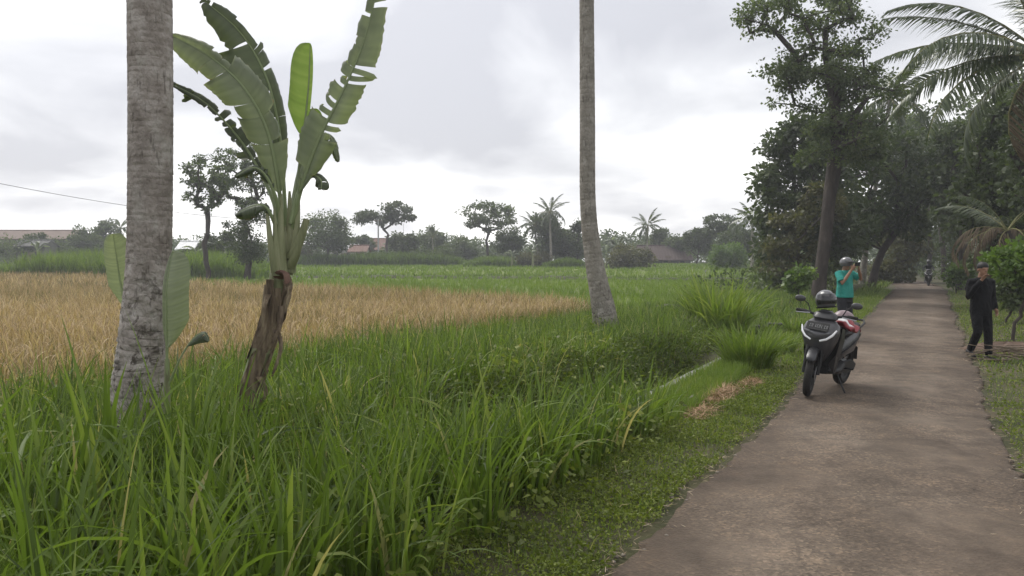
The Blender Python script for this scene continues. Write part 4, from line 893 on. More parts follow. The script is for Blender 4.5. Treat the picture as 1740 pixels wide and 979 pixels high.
# near palm on the right, crown at the picture edge
D = 19.0; p = at(1775, 441, D); z = gzf(p.x, D); root = empty('coconut_palm', (p.x, D, z), 0, 'near palm at the right edge with large drooping fronds', 'palm tree', 'near palms')
hd = at(1772, 95, D + .3); head = (hd.x - p.x, hd.y - D, hd.z - z)
palm_trunk(root, [(0, 0, -0.2), (0.05, 0, 1.2), (0.2, 0.1, 3.2), head], [0.30, 0.2, 0.17, 0.15], M_bark, 0.14, 0.03, 14, 3)
for az, el, rl, k_, sc in ((2.95, 0.55, .2, 0, .9), (3.15, 0.25, -.1, 0, .95), (3.45, 0.32, .1, 1, 1.05), (2.8, 0.08, 0, 1, .9), (3.3, -0.12, .3, 1, 1.0), (3.05, 0.75, .1, 1, .95), (3.25, .02, -.2, 0, .8), (4.2, 0.3, 0, 1, 1), (4.9, 0.2, 0, 1, 1), (5.6, 0.4, 0, 1, 1), (0.2, 0.5, 0, 1, 1), (0.9, 0.2, 0, 1, 1), (1.6, 0.5, 0, 1, 1), (2.2, 0.5, 0, 1, .9), (1.2, 1.1, 0, 0, 1), (3.4, 1.15, 0, 0, .8), (5.2, 1.1, 0, 0, 1), (3.9, -0.35, .2, 2, .8), (2.5, -0.4, 0, 2, .8)):
    add_frond(root, FR_near[k_], head, az, el, rl, sc)
for az, el, sc in ((3.05, -0.75, .9), (3.7, -1.0, .8), (2.4, -1.0, .8)):
    add_frond(root, FR_dead[0], (head[0], head[1], head[2] - 0.15), az, el, 0.1, sc, 'dead_frond', 'grey-brown dried frond hanging down')

# low palm on the right verge, most of its fronds dried brown
D = 26.0; p = at(1728, 441, D); z = gzf(p.x, D); root = empty('young_palm', (p.x, D, z), 0, 'low palm with dried brown fronds behind the man in black', 'palm tree', 'near palms')
hz_ = at(1712, 392, D); head = (hz_.x - p.x, 0, hz_.z - z)
m = M(); m.tube([(0, 0, -.2), (-.05, 0, 1.0), head], [.3, .24, .2], 12); m.build('trunk', M_bark, root)
for az, el, sc in ((2.9, .35, .62), (3.2, .1, .66), (3.6, .3, .6), (3.0, -.15, .55), (3.9, -.1, .6), (2.4, .2, .6), (5.2, .1, .6), (4.5, .2, .6), (4.2, -.5, .5)):
    add_frond(root, FR_dead[0], head, az, el, .1, sc, 'dead_frond', 'brown dried frond')
for az, el, sc in ((3.4, .9, .6), (2.2, .8, .6), (5.0, .8, .6), (.6, .7, .6), (1.4, .6, .6)): add_frond(root, FR_near[1], head, az, el, 0, sc)

# two near trunks on the left; their crowns stand above the picture
def near_palm(base, pts, rads, mat, label, seed, ring, depth, lump, n=22):
    root = empty('coconut_palm', base, 0, label, 'palm tree', 'near palms')
    palm_trunk(root, pts, rads, mat, ring, depth, n, seed, lump); palm_crown(root, pts[-1], FR_near, 15, seed, 1.0, -0.2)
D = 6.5; p = at(232, 441, D); z = gzf(p.x, D); B = Vector((p.x, D, z))
def rl(px, py, D_, dy=0.0): q = at(px, py, D_) - B; return (q.x, q.y + dy, q.z)
near_palm(B, [(rl(229, 780, D)[0], 0, -0.15), (rl(231, 700, D)[0], 0, rl(231, 700, D)[2]), rl(240, 600, D), rl(252, 470, D), rl(255, 380, D), rl(256, 200, D), rl(254, 0, D), rl(252, -260, D), rl(250, -700, D)],
    [0.30, 0.215, 0.19, 0.176, 0.172, 0.172, 0.172, 0.168, 0.15], M_palm, 'thick grey palm trunk rising out of the picture at the left', 5, 0.055, 0.008, 0.022, 30)
D = 17.0; p = at(1028, 441, D); z = gzf(p.x, D); B = Vector((p.x, D, z))
near_palm(B, [(rl(1034, 590, D)[0], 0, -0.15), rl(1026, 530, D), rl(1016, 480, D), rl(1006, 420, D), rl(999, 340, D), rl(998, 200, D), rl(997, 0, D), rl(994, -300, D), rl(985, -520, D)],
    [0.34, 0.26, 0.215, 0.185, 0.17, 0.165, 0.155, 0.15, 0.13], M_palm2, 'slender palm trunk with curved foot standing between ditch and field', 6, 0.10, 0.010, 0.014)

# ---- banana plants
G_ban = leafy('banana_leaf', [(0.0, (0.155, 0.178, 0.125)), (0.5, (0.20, 0.228, 0.16)), (0.9, (0.255, 0.285, 0.20)), (0.97, (0.24, 0.19, 0.11))], 0.42, 0.38, 0.5, 1.15)
G_bandark = leafy('banana_leaf_dark', [(0.0, (0.065, 0.08, 0.055)), (0.5, (0.09, 0.108, 0.072)), (0.9, (0.12, 0.145, 0.09)), (0.97, (0.2, 0.16, 0.1))], 0.25, 0.45, 0.4)
G_banyoung = leafy('banana_leaf_young', [(0.0, (0.16, 0.24, 0.06)), (0.5, (0.22, 0.31, 0.085)), (1.0, (0.3, 0.38, 0.13))], 0.5, 0.4, 0.4, 1.0)
M_rib = principled('banana_midrib', (0.22, 0.27, 0.13), 0.4, 0.5)
M_pseudo = noisy('banana_stem', [(0.3, (0.13, 0.14, 0.07)), (0.5, (0.22, 0.235, 0.125)), (0.7, (0.29, 0.29, 0.17))], scale=5, bump=0.3, stretch=(3, 3, 0.35), rough=0.5)
M_sheath = noisy('dry_sheath', [(0.25, (0.045, 0.033, 0.025)), (0.42, (0.12, 0.088, 0.062)), (0.56, (0.22, 0.17, 0.115)), (0.72, (0.36, 0.30, 0.20))], scale=7, detail=7, bump=0.9, bscale=30, stretch=(2.5, 2.5, 0.3), rough=0.9, bdist=0.02)
def crv(pts, n):
    pts = [Vector(p) for p in pts]; out_ = []
    for q in range(n + 1):
        f = q / n * (len(pts) - 1); j = min(int(f), len(pts) - 2); u = f - j
        p0, p1, p2, p3 = pts[max(j - 1, 0)], pts[j], pts[j + 1], pts[min(j + 2, len(pts) - 1)]
        out_.append(0.5 * ((2 * p1) + (p2 - p0) * u + (2 * p0 - 5 * p1 + 4 * p2 - p3) * u * u + (3 * p1 - p0 - 3 * p2 + p3) * u ** 3))
    return out_
def banana_leaf(root, pts, wl, wr, face, seed, u0=0.3, tears=(0.0, 0.0), mat=None, droop=0.25, label=None, rib=0.022, shrink=(1.0, 1.0), name='leaf'):
    """blade along a midrib; wl/wr half widths; face = direction the upper side looks; tears = how shredded each half is"""
    rg = np.random.default_rng(seed); n = 90; P = crv(pts, n); face = Vector(face).normalized(); b = Big()
    tang = [(P[min(q + 1, n)] - P[max(q - 1, 0)]).normalized() for q in range(n + 1)]
    for sgn, wmax, tr, shr in ((1, wl, tears[0], shrink[0]), (-1, wr, tears[1], shrink[1])):
        q = int(u0 * n)
        while q < n:
            ln = int(rg.uniform(1, 6)) if tr > 0.05 else 200
            if tr > 0.05 and rg.uniform() > tr * .9: ln = int(rg.uniform(6, 22))
            e = min(n, q + max(2, ln)); lob = rg.uniform(0.45, 1.05) if rg.uniform() < tr else rg.uniform(0.88, 1.0)
            lob *= shr; dr = droop * rg.uniform(0.6, 1.5) + (tr * rg.uniform(-0.3, 1.1)); sw = rg.uniform(-0.3, 0.35) * tr; tint = float(np.clip(rg.normal(0.5, 0.13), 0, 1)); V = []; K = 6
            for i_ in range(q, e + 1):
                u = (i_ / n - u0) / (1 - u0); prof = min(1.0, (u * 4.5) ** 0.6 if u > 0 else 0) * max(0.0, 1 - max(0, (u - 0.55) / 0.45) ** 2.2) ** 0.6
                T_ = tang[i_]; S_ = face.cross(T_).normalized() * sgn; Nn = T_.cross(S_) * sgn
                edge = 1 - (0.5 * tr if e - q < 12 else 0.0) * abs((i_ - q) / max(e - q, 1) - 0.5) * rg.uniform(0.5, 1.0)
                W = max(wmax * prof * lob * edge * (1 + tr * rg.uniform(-.10, .06)), 0.004)
                for k_ in range(K + 1):
                    f = k_ / K; bendv = -dr * f * f
                    d = S_ * math.cos(bendv) + Nn * math.sin(bendv) + T_ * (0.32 + sw) * f
                    V.append(P[i_] + d * (W * f) + Nn * (0.0025 * math.sin(i_ * 1.9) * f + 0.10 * wmax * math.sin(f * 2.2)))
            r_ = e - q; F = np.array([(a * (K + 1) + k_, a * (K + 1) + k_ + 1, (a + 1) * (K + 1) + k_ + 1, (a + 1) * (K + 1) + k_) for a in range(r_) for k_ in range(K)])
            tv = np.clip(tint + np.repeat(rg.normal(0, .13, r_ + 1), K + 1) + rg.normal(0, .04, len(V)), 0, .86).reshape(r_ + 1, K + 1)
            if tr > .05: tv[:, -1] = np.where(rg.uniform(size=r_ + 1) < .55, 1.0, tv[:, -1]); tv[[0, -1], 3:] = np.where(rg.uniform() < .4, .98, tv[[0, -1], 3:])
            b.add(np.array([tuple(v) for v in V]), F, tv.reshape(-1))
            q = e + (1 if (tr > 0.05 and rg.uniform() < tr * 0.6) else 0)
    o = new_obj(name, b.mesh(name), mat or G_ban, root)
    if label: o['label'] = label
    m = M(); m.tube([P[q] for q in range(0, n + 1, 5)], [rib * (1 - 0.86 * (q / n)) for q in range(0, n + 1, 5)], 7)
    m.build('midrib', M_rib, o); return o
D = 7.0; p = at(415, 441, D); z = gzf(p.x, D); B = Vector((p.x, D, z))
ban = empty('banana_plant', B, 0, 'banana plant with torn upright leaves and dead brown sheaths on its leaning stem', 'banana plant')
def bl(px, py, dy=0.0):
    q = at(px, py, D) - B; s = (D + dy) / D
    q2 = at(px, py, D + dy) - B; return (q2.x, q2.y, q2.z)
rings = []
m = M(); m.tube(crv([bl(404, 790), bl(415, 700), bl(440, 610), bl(462, 540), bl(474, 470), bl(480, 425), bl(486, 385)], 16), [0.10, 0.098, 0.096, 0.094, 0.092, 0.09, 0.088, 0.086, 0.084, 0.082, 0.082, 0.082, 0.09, 0.092, 0.08, 0.055, 0.02], 16); m.build('pseudostem', M_pseudo, ban)
# sheathing leaf bases that fan out into the petioles
rgb = np.random.default_rng(3)
for (a0, a1, w0) in (((470, 462), (452, 345), 0.05), ((478, 466), (478, 330), 0.06), ((486, 466), (492, 325), 0.065), ((492, 462), (508, 330), 0.055), ((474, 468), (466, 352), 0.05)):
    mm = ((a0[0] + a1[0]) / 2 + (3 if a1[0] > 480 else -1), (a0[1] + a1[1]) / 2 + 10)
    dy = rgb.uniform(-0.09, 0.05); P = crv([bl(*a0, dy - .03), bl(*mm, dy - .05), bl(*a1, dy)], 8)
    m = M(); m.tube(P, [(w0 * (1 - 0.105 * q), w0 * 0.6 * (1 - 0.10 * q)) for q in range(9)], 10, True, (1, 0, 0)); m.build('leaf_base', M_pseudo, ban)
# dry brown sheaths wrapped round the stem, frayed at the top
axis = crv([bl(402, 792), bl(415, 700), bl(440, 610), bl(462, 540), bl(474, 470)], 40)
for q in range(44):
    j0 = rgb.uniform(0, 0.66) if q > 12 else rgb.uniform(.55, .7); j1 = min(1.0, j0 + rgb.uniform(0.2, 0.42)); th0 = rgb.uniform(0, 2 * PI); wd = rgb.uniform(0.35, 0.95); lift = rgb.uniform(0.002, 0.016); fray = rgb.uniform(-0.02, 0.03); rings = []
    for k_ in range(9):
        f = k_ / 8; jj = (j0 + (j1 - j0) * f) * 40; c = axis[min(int(jj), 39)].lerp(axis[min(int(jj) + 1, 40)], jj - int(jj)); rad = 0.098 - 0.016 * (jj / 40) + lift + fray * f ** 3; ring = []
        ww = wd * (1 - 0.55 * f ** 2) * (1 + 0.15 * math.sin(q + k_ * 2.1))
        for w_ in range(6):
            th = th0 + (w_ / 5 - 0.5) * 2 * ww + 0.25 * f * math.sin(q); ring.append(c + Vector((math.cos(th), math.sin(th), 0)) * (rad + 0.006 * math.sin(w_ * 2.6 + q) + rgb.normal(0, .003)))
        rings.append(ring)
    m = M(); m.loft(rings, closed=False); m.build('dry_sheath', M_sheath, ban)
for (x0, y0, x1, y1, x2, y2) in ((486, 478, 492, 500, 484, 530), (488, 470, 494, 486, 490, 505), (478, 520, 474, 560, 452, 600), (468, 560, 478, 590, 462, 640), (440, 640, 452, 670, 430, 700), (455, 500, 450, 520, 446, 556)):
    m = M(); P = crv([bl(x0, y0, -.12), bl(x1, y1, -.17), bl(x2, y2, -.18)], 8); rings = [[p_ + Vector((s_ * 0.03 * (1 - 0.09 * q), 0.01 * math.sin(q + s_), 0)) for s_ in (-1, -.3, .4, 1)] for q, p_ in enumerate(P)]
    m.loft(rings, closed=False); m.build('dry_sheath', M_sheath, ban)
m = M(); m.tube(crv([bl(474, 472, -.06), bl(478, 464, -.13), bl(486, 466, -.16), bl(489, 480, -.14)], 8), [(0.05, 0.02)] * 9, 8, True, (1, 0, 0)); m.build('cut_sheath', noisy('cut_sheath', [(0.3, (0.09, 0.05, 0.04)), (0.6, (0.2, 0.12, 0.09))], scale=9), ban)
tow = (0.15, -1, 0.15)
banana_leaf(ban, [bl(482, 400), bl(474, 320, -.05), bl(455, 225, -.1), bl(415, 150, -.15), bl(355, 95, -.1), bl(291, 60, 0)], 0.25, 0.21, tow, 31, 0.18, (0.3, 0.65), G_ban, 0.35, 'broad left leaf arching to the palm trunk', shrink=(1, .8))
banana_leaf(ban, [bl(486, 395, .1), bl(482, 310, .18), bl(474, 220, .25), bl(452, 130, .3), bl(408, 55, .3), bl(345, 0, .25)], 0.36, 0.13, tow, 32, 0.25, (1.0, 0.5), G_bandark, 0.4, 'dark torn leaf behind the broad left leaf')
banana_leaf(ban, [bl(494, 400), bl(512, 320, -.08), bl(545, 230, -.12), bl(585, 150, -.12), bl(620, 65, -.08), bl(650, -60, 0)], 0.23, 0.22, (-.1, -1, .1), 133, 0.18, (0.85, 0.85), G_ban, 0.3, 'tall right leaf torn into strips')
banana_leaf(ban, [bl(478, 395), bl(462, 335, .1), bl(432, 275, .2), bl(395, 222, .3), bl(345, 172, .35), bl(285, 140, .3)], 0.22, 0.26, (0.2, -.8, .6), 34, 0.3, (0.95, 0.9), G_bandark, 1.2, 'thin shredded leaf reaching behind the palm trunk', shrink=(.6, .7))
banana_leaf(ban, [bl(490, 390, .05), bl(503, 320, .06), bl(514, 240, .06), bl(524, 150, .05), bl(527, 74, .05)], 0.19, 0.035, (0.1, -1, .05), 35, 0.52, (0, 0), G_banyoung, 0.2, 'upright young yellow-green leaf half unrolled', rib=0.018)
banana_leaf(ban, [bl(494, 380, .12), bl(508, 310, .15), bl(522, 260, .16), bl(532, 215, .15), bl(530, 185, .15)], 0.06, 0.10, (0, -1, .1), 36, 0.4, (0, 0), G_banyoung, 0.3, 'pale small leaf behind the young one')
banana_leaf(ban, [bl(492, 385, .1), bl(506, 300, .1), bl(528, 240, .12), bl(560, 232, .15), bl(575, 275, .2)], 0.14, 0.14, (0.2, -.5, .8), 37, 0.35, (0.5, 0.6), G_ban, 0.8, 'short leaf folding over to the right', shrink=(.8, .8))
banana_leaf(ban, [bl(494, 380, -.04), bl(508, 325, -.05), bl(530, 300, -.05), bl(545, 306, -.05), bl(546, 322, -.05)], 0.10, 0.10, (0.1, -.6, .7), 38, 0.45, (0.2, 0.3), G_bandark, 0.9, 'small dark leaf drooping to the right')
banana_leaf(ban, [bl(474, 400), bl(463, 370, -.08), bl(448, 350, -.12), bl(425, 352, -.15), bl(400, 366, -.15)], 0.12, 0.12, (-.2, -.5, .8), 39, 0.3, (0.4, 0.5), G_bandark, 1.2, 'small dark leaf drooping to the left')
banana_leaf(ban, [bl(478, 390), bl(470, 340, -.1), bl(452, 300, -.16), bl(430, 285, -.2), bl(400, 300, -.2)], 0.09, 0.14, (-.2, -.6, .6), 40, 0.35, (0.7, 0.7), G_bandark, 1.3, 'withered folded leaf hanging on the left', shrink=(.8, .8))
for (a, c, w0) in (((494, 440), (521, 372), 0.05), ((492, 455), (512, 400), 0.045)):
    m = M(); m.tube(crv([bl(*a, -.06), bl((a[0] + c[0]) / 2 + 1, (a[1] + c[1]) / 2 + 6, -.1), bl(*c, -.1)], 6), [(w0 * (1 - .08 * q), w0 * .5) for q in range(7)], 10, True, (1, 0, 0)); m.build('petiole_stub', M_pseudo, ban)

# suckers by the left palm trunk
def sucker(px, D_, label, specs):
    global D, B
    D = D_; p = at(px, 441, D); B = Vector((p.x, D, gzf(p.x, D))); r = empty('banana_sucker', B, 0, label, 'banana plant', 'banana suckers'); specs(r); return r
def sp1(r):
    m = M(); m.tube(crv([bl(283, 790), bl(284, 700), bl(284, 610)], 8), [0.035 - .002 * q for q in range(9)], 8); m.build('pseudostem', M_pseudo, r)
    banana_leaf(r, [bl(284, 660), bl(284, 600, -.02), bl(283, 540, -.04), bl(284, 480, -.04), bl(294, 428, 0)], 0.055, 0.195, (-.35, -1, .05), 51, 0.28, (0, 0), G_ban, 0.35, rib=0.014)
    banana_leaf(r, [bl(284, 660), bl(306, 610, -.04), bl(325, 580, -.05), bl(345, 566, -.05), bl(355, 580, -.05)], 0.05, 0.08, (0.1, -.5, .8), 52, 0.4, (.2, .2), G_bandark, 0.9, rib=0.01)
def sp2(r):
    m = M(); m.tube(crv([bl(212, 740), bl(212, 640), bl(211, 520)], 8), [0.035 - .002 * q for q in range(9)], 8); m.build('pseudostem', M_pseudo, r)
    banana_leaf(r, [bl(212, 560), bl(210, 510), bl(203, 470), bl(197, 430), bl(192, 398)], 0.12, 0.15, (.1, -1, .1), 53, 0.2, (0, 0), G_ban, 0.25, rib=0.012)
sucker(283, 6.1, 'young banana sucker with one broad leaf in front of the thick palm trunk', sp1)
sucker(212, 7.2, 'young banana sucker with a rounded leaf behind the thick palm trunk', sp2)
# far bananas
def far_banana(px, ytop, D_, label, seed, k=5):
    rg = np.random.default_rng(seed); p = at(px, 441, D_); z = gzf(p.x, D_); H = at(px, ytop, D_).z - z; r = empty('banana_plant', (p.x, D_, z), 0, label, 'banana plant', 'far banana plants')
    m = M(); m.tube([(0, 0, -.1), (0.05, 0, H * .3), (0, 0, H * .55)], [.16, .13, .09], 8); m.build('pseudostem', M_pseudo, r)
    for q in range(k):
        a = q * 2.4 + rg.uniform(0, 1); L_ = H * .5; x, y = math.cos(a), math.sin(a) * .8; up = rg.uniform(.25, .95)
        banana_leaf(r, [(0, 0, H * .5), (x * L_ * .15, y * L_ * .15, H * (.5 + .25 * up)), (x * L_ * .45, y * L_ * .45, H * (.5 + .45 * up)), (x * L_ * .9, y * L_ * .9, H * (.5 + .38 * up))], .3, .3, (-x * .4, -y * .4, 1), seed * 10 + q, .25, (.4, .4), G_ban if q % 2 else G_bandark, .6, rib=.03)
far_banana(1050, 398, 100, 'far banana plant right of the leaning palm trunk', 61); far_banana(1030, 412, 98, 'lower far banana plant beside the leaning palm trunk', 62)
far_banana(905, 412, 100, 'far banana plant below the pair of palms', 63); far_banana(870, 418, 103, 'far banana plant right of the umbrella tree', 64); far_banana(335, 396, 78, 'far banana plant behind the white roof', 65); far_banana(64, 404, 100, 'far banana plant by the grey wall at far left', 66)

# ================================================================ HOUSES, POLES, WIRE
M_tile = noisy('roof_tile_brown', [(0.3, (0.045, 0.034, 0.03)), (0.6, (0.085, 0.06, 0.052))], scale=3, bump=0.5, stretch=(1, 6, 1))
M_tilered = noisy('roof_tile_red', [(0.3, (0.12, 0.07, 0.055)), (0.6, (0.19, 0.115, 0.09))], scale=3, bump=0.5, stretch=(1, 6, 1))
M_tilepale = noisy('roof_tile_pale', [(0.3, (0.10, 0.07, 0.055)), (0.6, (0.165, 0.12, 0.095))], scale=0.8, bump=0.5, stretch=(1, 4, 1))
M_tin = noisy('white_tin', [(0.3, (0.62, 0.62, 0.63)), (0.6, (0.8, 0.8, 0.8))], scale=3, bump=0.1)
M_plaster = noisy('pale_plaster', [(0.3, (0.34, 0.33, 0.31)), (0.6, (0.5, 0.49, 0.46))], scale=1.5, bump=0.1)
M_block = noisy('grey_block', [(0.3, (0.06, 0.06, 0.057)), (0.6, (0.11, 0.11, 0.105))], scale=1.5, bump=0.3)
M_glass = principled('window_glass', (0.03, 0.035, 0.04), 0.1, 0.6)
M_wood = noisy('weathered_wood', [(0.3, (0.10, 0.075, 0.055)), (0.6, (0.2, 0.16, 0.12))], scale=5, bump=0.3)
def house(px0, px1, y_ridge, y_eave, D, wall, roof, label, depth=6.0, name='house', windows=2, over=0.5, tin=False, wcol=None):
    c = at((px0 + px1) / 2, 441, D); z0 = gzf(c.x, D) - 0.1; w = (px1 - px0) / FPX * D; zr = at(870, y_ridge, D).z - z0; ze = at(870, y_eave, D).z - z0
    r = empty(name, (c.x, D, z0), 0, label, 'shed' if tin else 'house', 'buildings beyond the fields')
    hw = w / 2 - over * 0.6; m = M(); m.box((0, depth / 2, ze / 2), (hw * 2, depth - 1, ze))
    m.add([(-hw, .5, ze), (-hw, depth - .5, ze), (-hw, depth / 2, zr - .12), (hw, .5, ze), (hw, depth - .5, ze), (hw, depth / 2, zr - .12)], [(0, 1, 2), (3, 5, 4), (0, 2, 5, 3), (1, 4, 5, 2)]); m.build('wall', wall, r, smooth=False)
    for sgn, nm in ((0, 'roof_slope'), (1, 'roof_slope')):
        y0 = -0.1 if sgn == 0 else depth + 0.1; hx = w / 2; m = M(); n = max(6, int(w / 0.45)); t = 0.1; rings = []
        for q in range(n * 2 + 1):      # rows of ridged tiles
            x = -hx + 2 * hx * q / (n * 2); u = 0.05 * (q % 2); rings.append([(x, y0, ze - 0.18 + u), (x, depth / 2, zr + u), (x, depth / 2, zr - t), (x, y0, ze - 0.18 - t)])
        m.loft(rings); m.build(nm, roof, r, smooth=False)
    m = M(); m.tube([(-w / 2, depth / 2, zr + .05), (w / 2, depth / 2, zr + .05)], 0.09, 8); m.build('roof_ridge', roof, r)
    for q in range(windows):
        x = -hw + 2 * hw * (q + .5) / windows; hh = min(1.1, ze * .5); m = M(); m.box((x, .47, ze * .55), (0.9, 0.08, hh)); f = m.build('window', M_wood, r, smooth=False)
        m = M(); m.box((x, .425, ze * .55), (0.7, 0.03, hh - .2)); m.build('pane', M_glass, f, smooth=False)
    if windows: m = M(); m.box((hw * .1, .47, 1.0), (0.9, 0.07, min(2.0, ze - .15))); m.build('door', M_wood, r, smooth=False)
    return r
house(1086, 1178, 417, 440, 124, M_block, M_tile, 'low house with dark brown tiled roof right of the leaning palm trunk', windows=3)
house(-90, 118, 390, 404, 124, M_block, M_tilepale, 'long building with pale brown tiled roof at the far left', 9, windows=5)
house(598, 655, 405, 423, 142, M_plaster, M_tilered, 'house with red tiled roof behind the thin pole')
house(556, 606, 412, 421, 134, M_plaster, M_tin, 'white-walled house under the full rounded tree')
house(590, 624, 417, 426, 126, M_plaster, M_tilered, 'small house with reddish roof and white front in front of the red-roofed one', 4, windows=1)
house(297, 330, 410, 421, 88, M_block, M_tin, 'small shed with bright white roof between palm trunk and banana plant', 3, 'shed', 0, .3, True)
house(22, 74, 408, 416, 106, M_block, M_block, 'grey block wall shed in front of the long pale roof', 4, 'shed', 2, .2, True)
M_pole = noisy('pole_concrete', [(0.3, (0.3, 0.3, 0.3)), (0.6, (0.45, 0.45, 0.45))], scale=3, bump=0.1)
p = at(643, 441, 115); zp = gzf(p.x, 115); hp = at(643, 372, 115).z - zp
r = empty('utility_pole', (p.x, 115, zp), 0, 'thin pale utility pole in front of the two-lobed tree', 'utility pole')
m = M(); m.tube([(0, 0, -.3), (0, 0, hp)], [0.13, 0.09], 10); m.build('pole', M_pole, r); m = M(); m.box((0, 0, hp - .25), (1.2, .1, .1)); m.build('crossarm', M_wood, r, smooth=False)
for sx in (-.5, 0, .5): m = M(); m.tube([(sx, 0, hp - .2), (sx, 0, hp - .02)], [.05, .035], 8); m.build('insulator', M_tin, r)
p2 = at(686, 441, 128); z2 = gzf(p2.x, 128); m = M(); m.tube([(p2.x, 128, z2 - .2), (p2.x, 128, at(686, 380, 128).z)], [0.05, 0.03], 6); tag(m.build('antenna_mast', M_pole), 'thin antenna mast right of the utility pole', 'mast')
A = at(-60, 300, 60); Bq = Vector((p.x - .5, 115, zp + hp - .05)); m = M(); m.tube([A.lerp(Bq, q / 24) - Vector((0, 0, 1.5 * 4 * (q / 24) * (1 - q / 24))) for q in range(25)], 0.022, 5)
tag(m.build('power_cable', principled('black_cable', (0.03, 0.03, 0.03), .5)), 'sagging power cable crossing the sky behind the thick palm trunk', 'cable')

# culvert mouth at the end of the ditch, sticks on the right verge
c = at(1328, 441, 19.0); zc_ = gzf(c.x, 19) - .26; cul = empty('culvert', (c.x, 19, zc_), R(-8), 'mossy stone culvert mouth left of the parked scooter', 'culvert')
M_moss = noisy('mossy_stone', [(0.3, (0.03, 0.035, 0.025)), (0.55, (0.07, 0.075, 0.05)), (0.75, (0.15, 0.15, 0.12))], scale=9, bump=0.9, bscale=18)
rgc = np.random.default_rng(5); k_ = 0
for row in range(3):
    for q in range(6):
        if row < 2 and q in (2, 3): continue
        m = M(); m.box((-.55 + q * .22 + rgc.normal(0, .01) + .05 * (row % 2), rgc.normal(0, .02), 0.02 + row * .16), (.20 + rgc.normal(0, .012), .26, .145 + rgc.normal(0, .008)), Matrix.Rotation(rgc.normal(0, .06), 3, 'Y')); m.build('stone', M_moss, cul, bevel=.02)
m = M(); m.box((0, .06, .44), (.62, .3, .05)); m.build('slab', M_moss, cul, bevel=.02); m = M(); m.box((0, .16, .12), (.6, .06, .36)); m.build('shade_panel', principled('painted_shade', (.01, .01, .01), .9), cul, smooth=False)  # near-black panel stands in for the shade inside the culvert mouth
M_stick = noisy('dry_stick', [(0.3, (0.10, 0.075, 0.055)), (0.6, (0.23, 0.18, 0.13))], scale=9, bump=0.4)
D = 13.6; pw = at(1705, 585, D)
hb = empty('brushwood_heap', (pw.x, D, gzf(pw.x, D)), 0, 'heap of dry sticks and brush on the right verge beside the man in black', 'brushwood'); rgs = np.random.default_rng(8)
for q in range(26):
    a = rgs.uniform(-.5, .5) + (PI if rgs.uniform() < .5 else 0); l = rgs.uniform(.35, 1.1); c = Vector((rgs.uniform(-.35, .75), rgs.uniform(-.25, .3), rgs.uniform(.02, .28))); d = Vector((math.cos(a), math.sin(a) * .6, rgs.uniform(-.12, .18))) * l / 2
    m = M(); m.tube([c - d, c + Vector((0, 0, rgs.normal(0, .04))), c + d], [.013, .011, .005], 5); m.build('stick', M_stick, hb)

M_earth = noisy('brown_earth', [(0.3, (0.06, 0.038, 0.026)), (0.6, (0.11, 0.072, 0.05)), (0.75, (0.16, 0.11, 0.08))], scale=4, bump=0.8)
D = 15.0; pe = at(1716, 441, D); m = M(); rings = []
for q in range(9):
    f = q / 8; rr = math.cos(f * PI / 2); rings.append([(1.0 * rr * math.cos(2 * PI * k / 22) * (1 + .12 * math.sin(3 * k + q)), .6 * rr * math.sin(2 * PI * k / 22) * (1 + .12 * math.sin(2 * k)), .27 * math.sin(f * PI / 2) * (1 + .08 * math.sin(k * 1.7)) - .12) for k in range(22)])
m.loft(rings); o = m.build('earth_heap', M_earth); o.location = (pe.x, D, gzf(pe.x, D)); tag(o, 'heap of bare brown earth behind the brushwood on the right verge', 'earth heap')

# ================================================================ SCOOTER
M_black = noisy('scooter_black', [(0.3, (0.022, 0.022, 0.024)), (0.7, (0.045, 0.045, 0.048))], scale=3, bump=0, rough=0.35, spec=0.5)
M_gun = noisy('scooter_grey', [(0.3, (0.038, 0.038, 0.042)), (0.7, (0.068, 0.066, 0.07))], scale=3, bump=0, rough=0.32, spec=0.6)
M_matte = principled('black_plastic', (0.018, 0.018, 0.018), 0.6, 0.35); M_rub = noisy('rubber', [(0.3, (0.012, 0.012, 0.012)), (0.7, (0.04, 0.037, 0.034))], scale=8, rough=0.85, bump=0.4, bscale=60)
M_metal = principled('scooter_metal', (0.35, 0.35, 0.36), 0.35, 0.5, 0.9); M_lamp = principled('lamp_white', (0.82, 0.83, 0.85), 0.15, 0.6); M_lens = principled('lamp_lens', (0.10, 0.10, 0.11), 0.08, 0.7); M_mirror = principled('mirror_glass', (0.55, 0.57, 0.6), 0.08, 0.5, 0.9)
M_red = principled('red_panel', (0.22, 0.022, 0.028), 0.35, 0.5); M_white = principled('white_panel', (0.7, 0.7, 0.7), 0.4, 0.4); M_char = principled('plate_grey', (0.24, 0.24, 0.24), 0.5); M_seat = noisy('seat_vinyl', [(0.3, (0.02, 0.02, 0.02)), (0.7, (0.035, 0.034, 0.034))], scale=20, rough=0.55, bump=0.3)
def ring_sec(x, w, z0, z1, n=16, p=0.8, xb=0.0):
    """superellipse cross-section in the y-z plane at x (top shifted by xb)"""
    o = []
    for k in range(n):
        th = 2 * PI * k / n; c, s = math.cos(th), math.sin(th); y = w / 2 * math.copysign(abs(c) ** p, c); z = (z0 + z1) / 2 + (z1 - z0) / 2 * math.copysign(abs(s) ** p, s)
        o.append((x + xb * (z - z0) / max(z1 - z0, 1e-3), y, z))
    return o
def ring_h(z, w, xf, xb, n=18, p=0.75, nose=0.0):
    """horizontal slice: width w, front xf, back xb"""
    o = []
    for k in range(n):
        th = 2 * PI * k / n; c, s = math.cos(th), math.sin(th); x = (xf + xb) / 2 + (xf - xb) / 2 * math.copysign(abs(c) ** p, c); y = w / 2 * math.copysign(abs(s) ** p, s)
        o.append((x, y, z + nose * max(c, 0)))
    return o


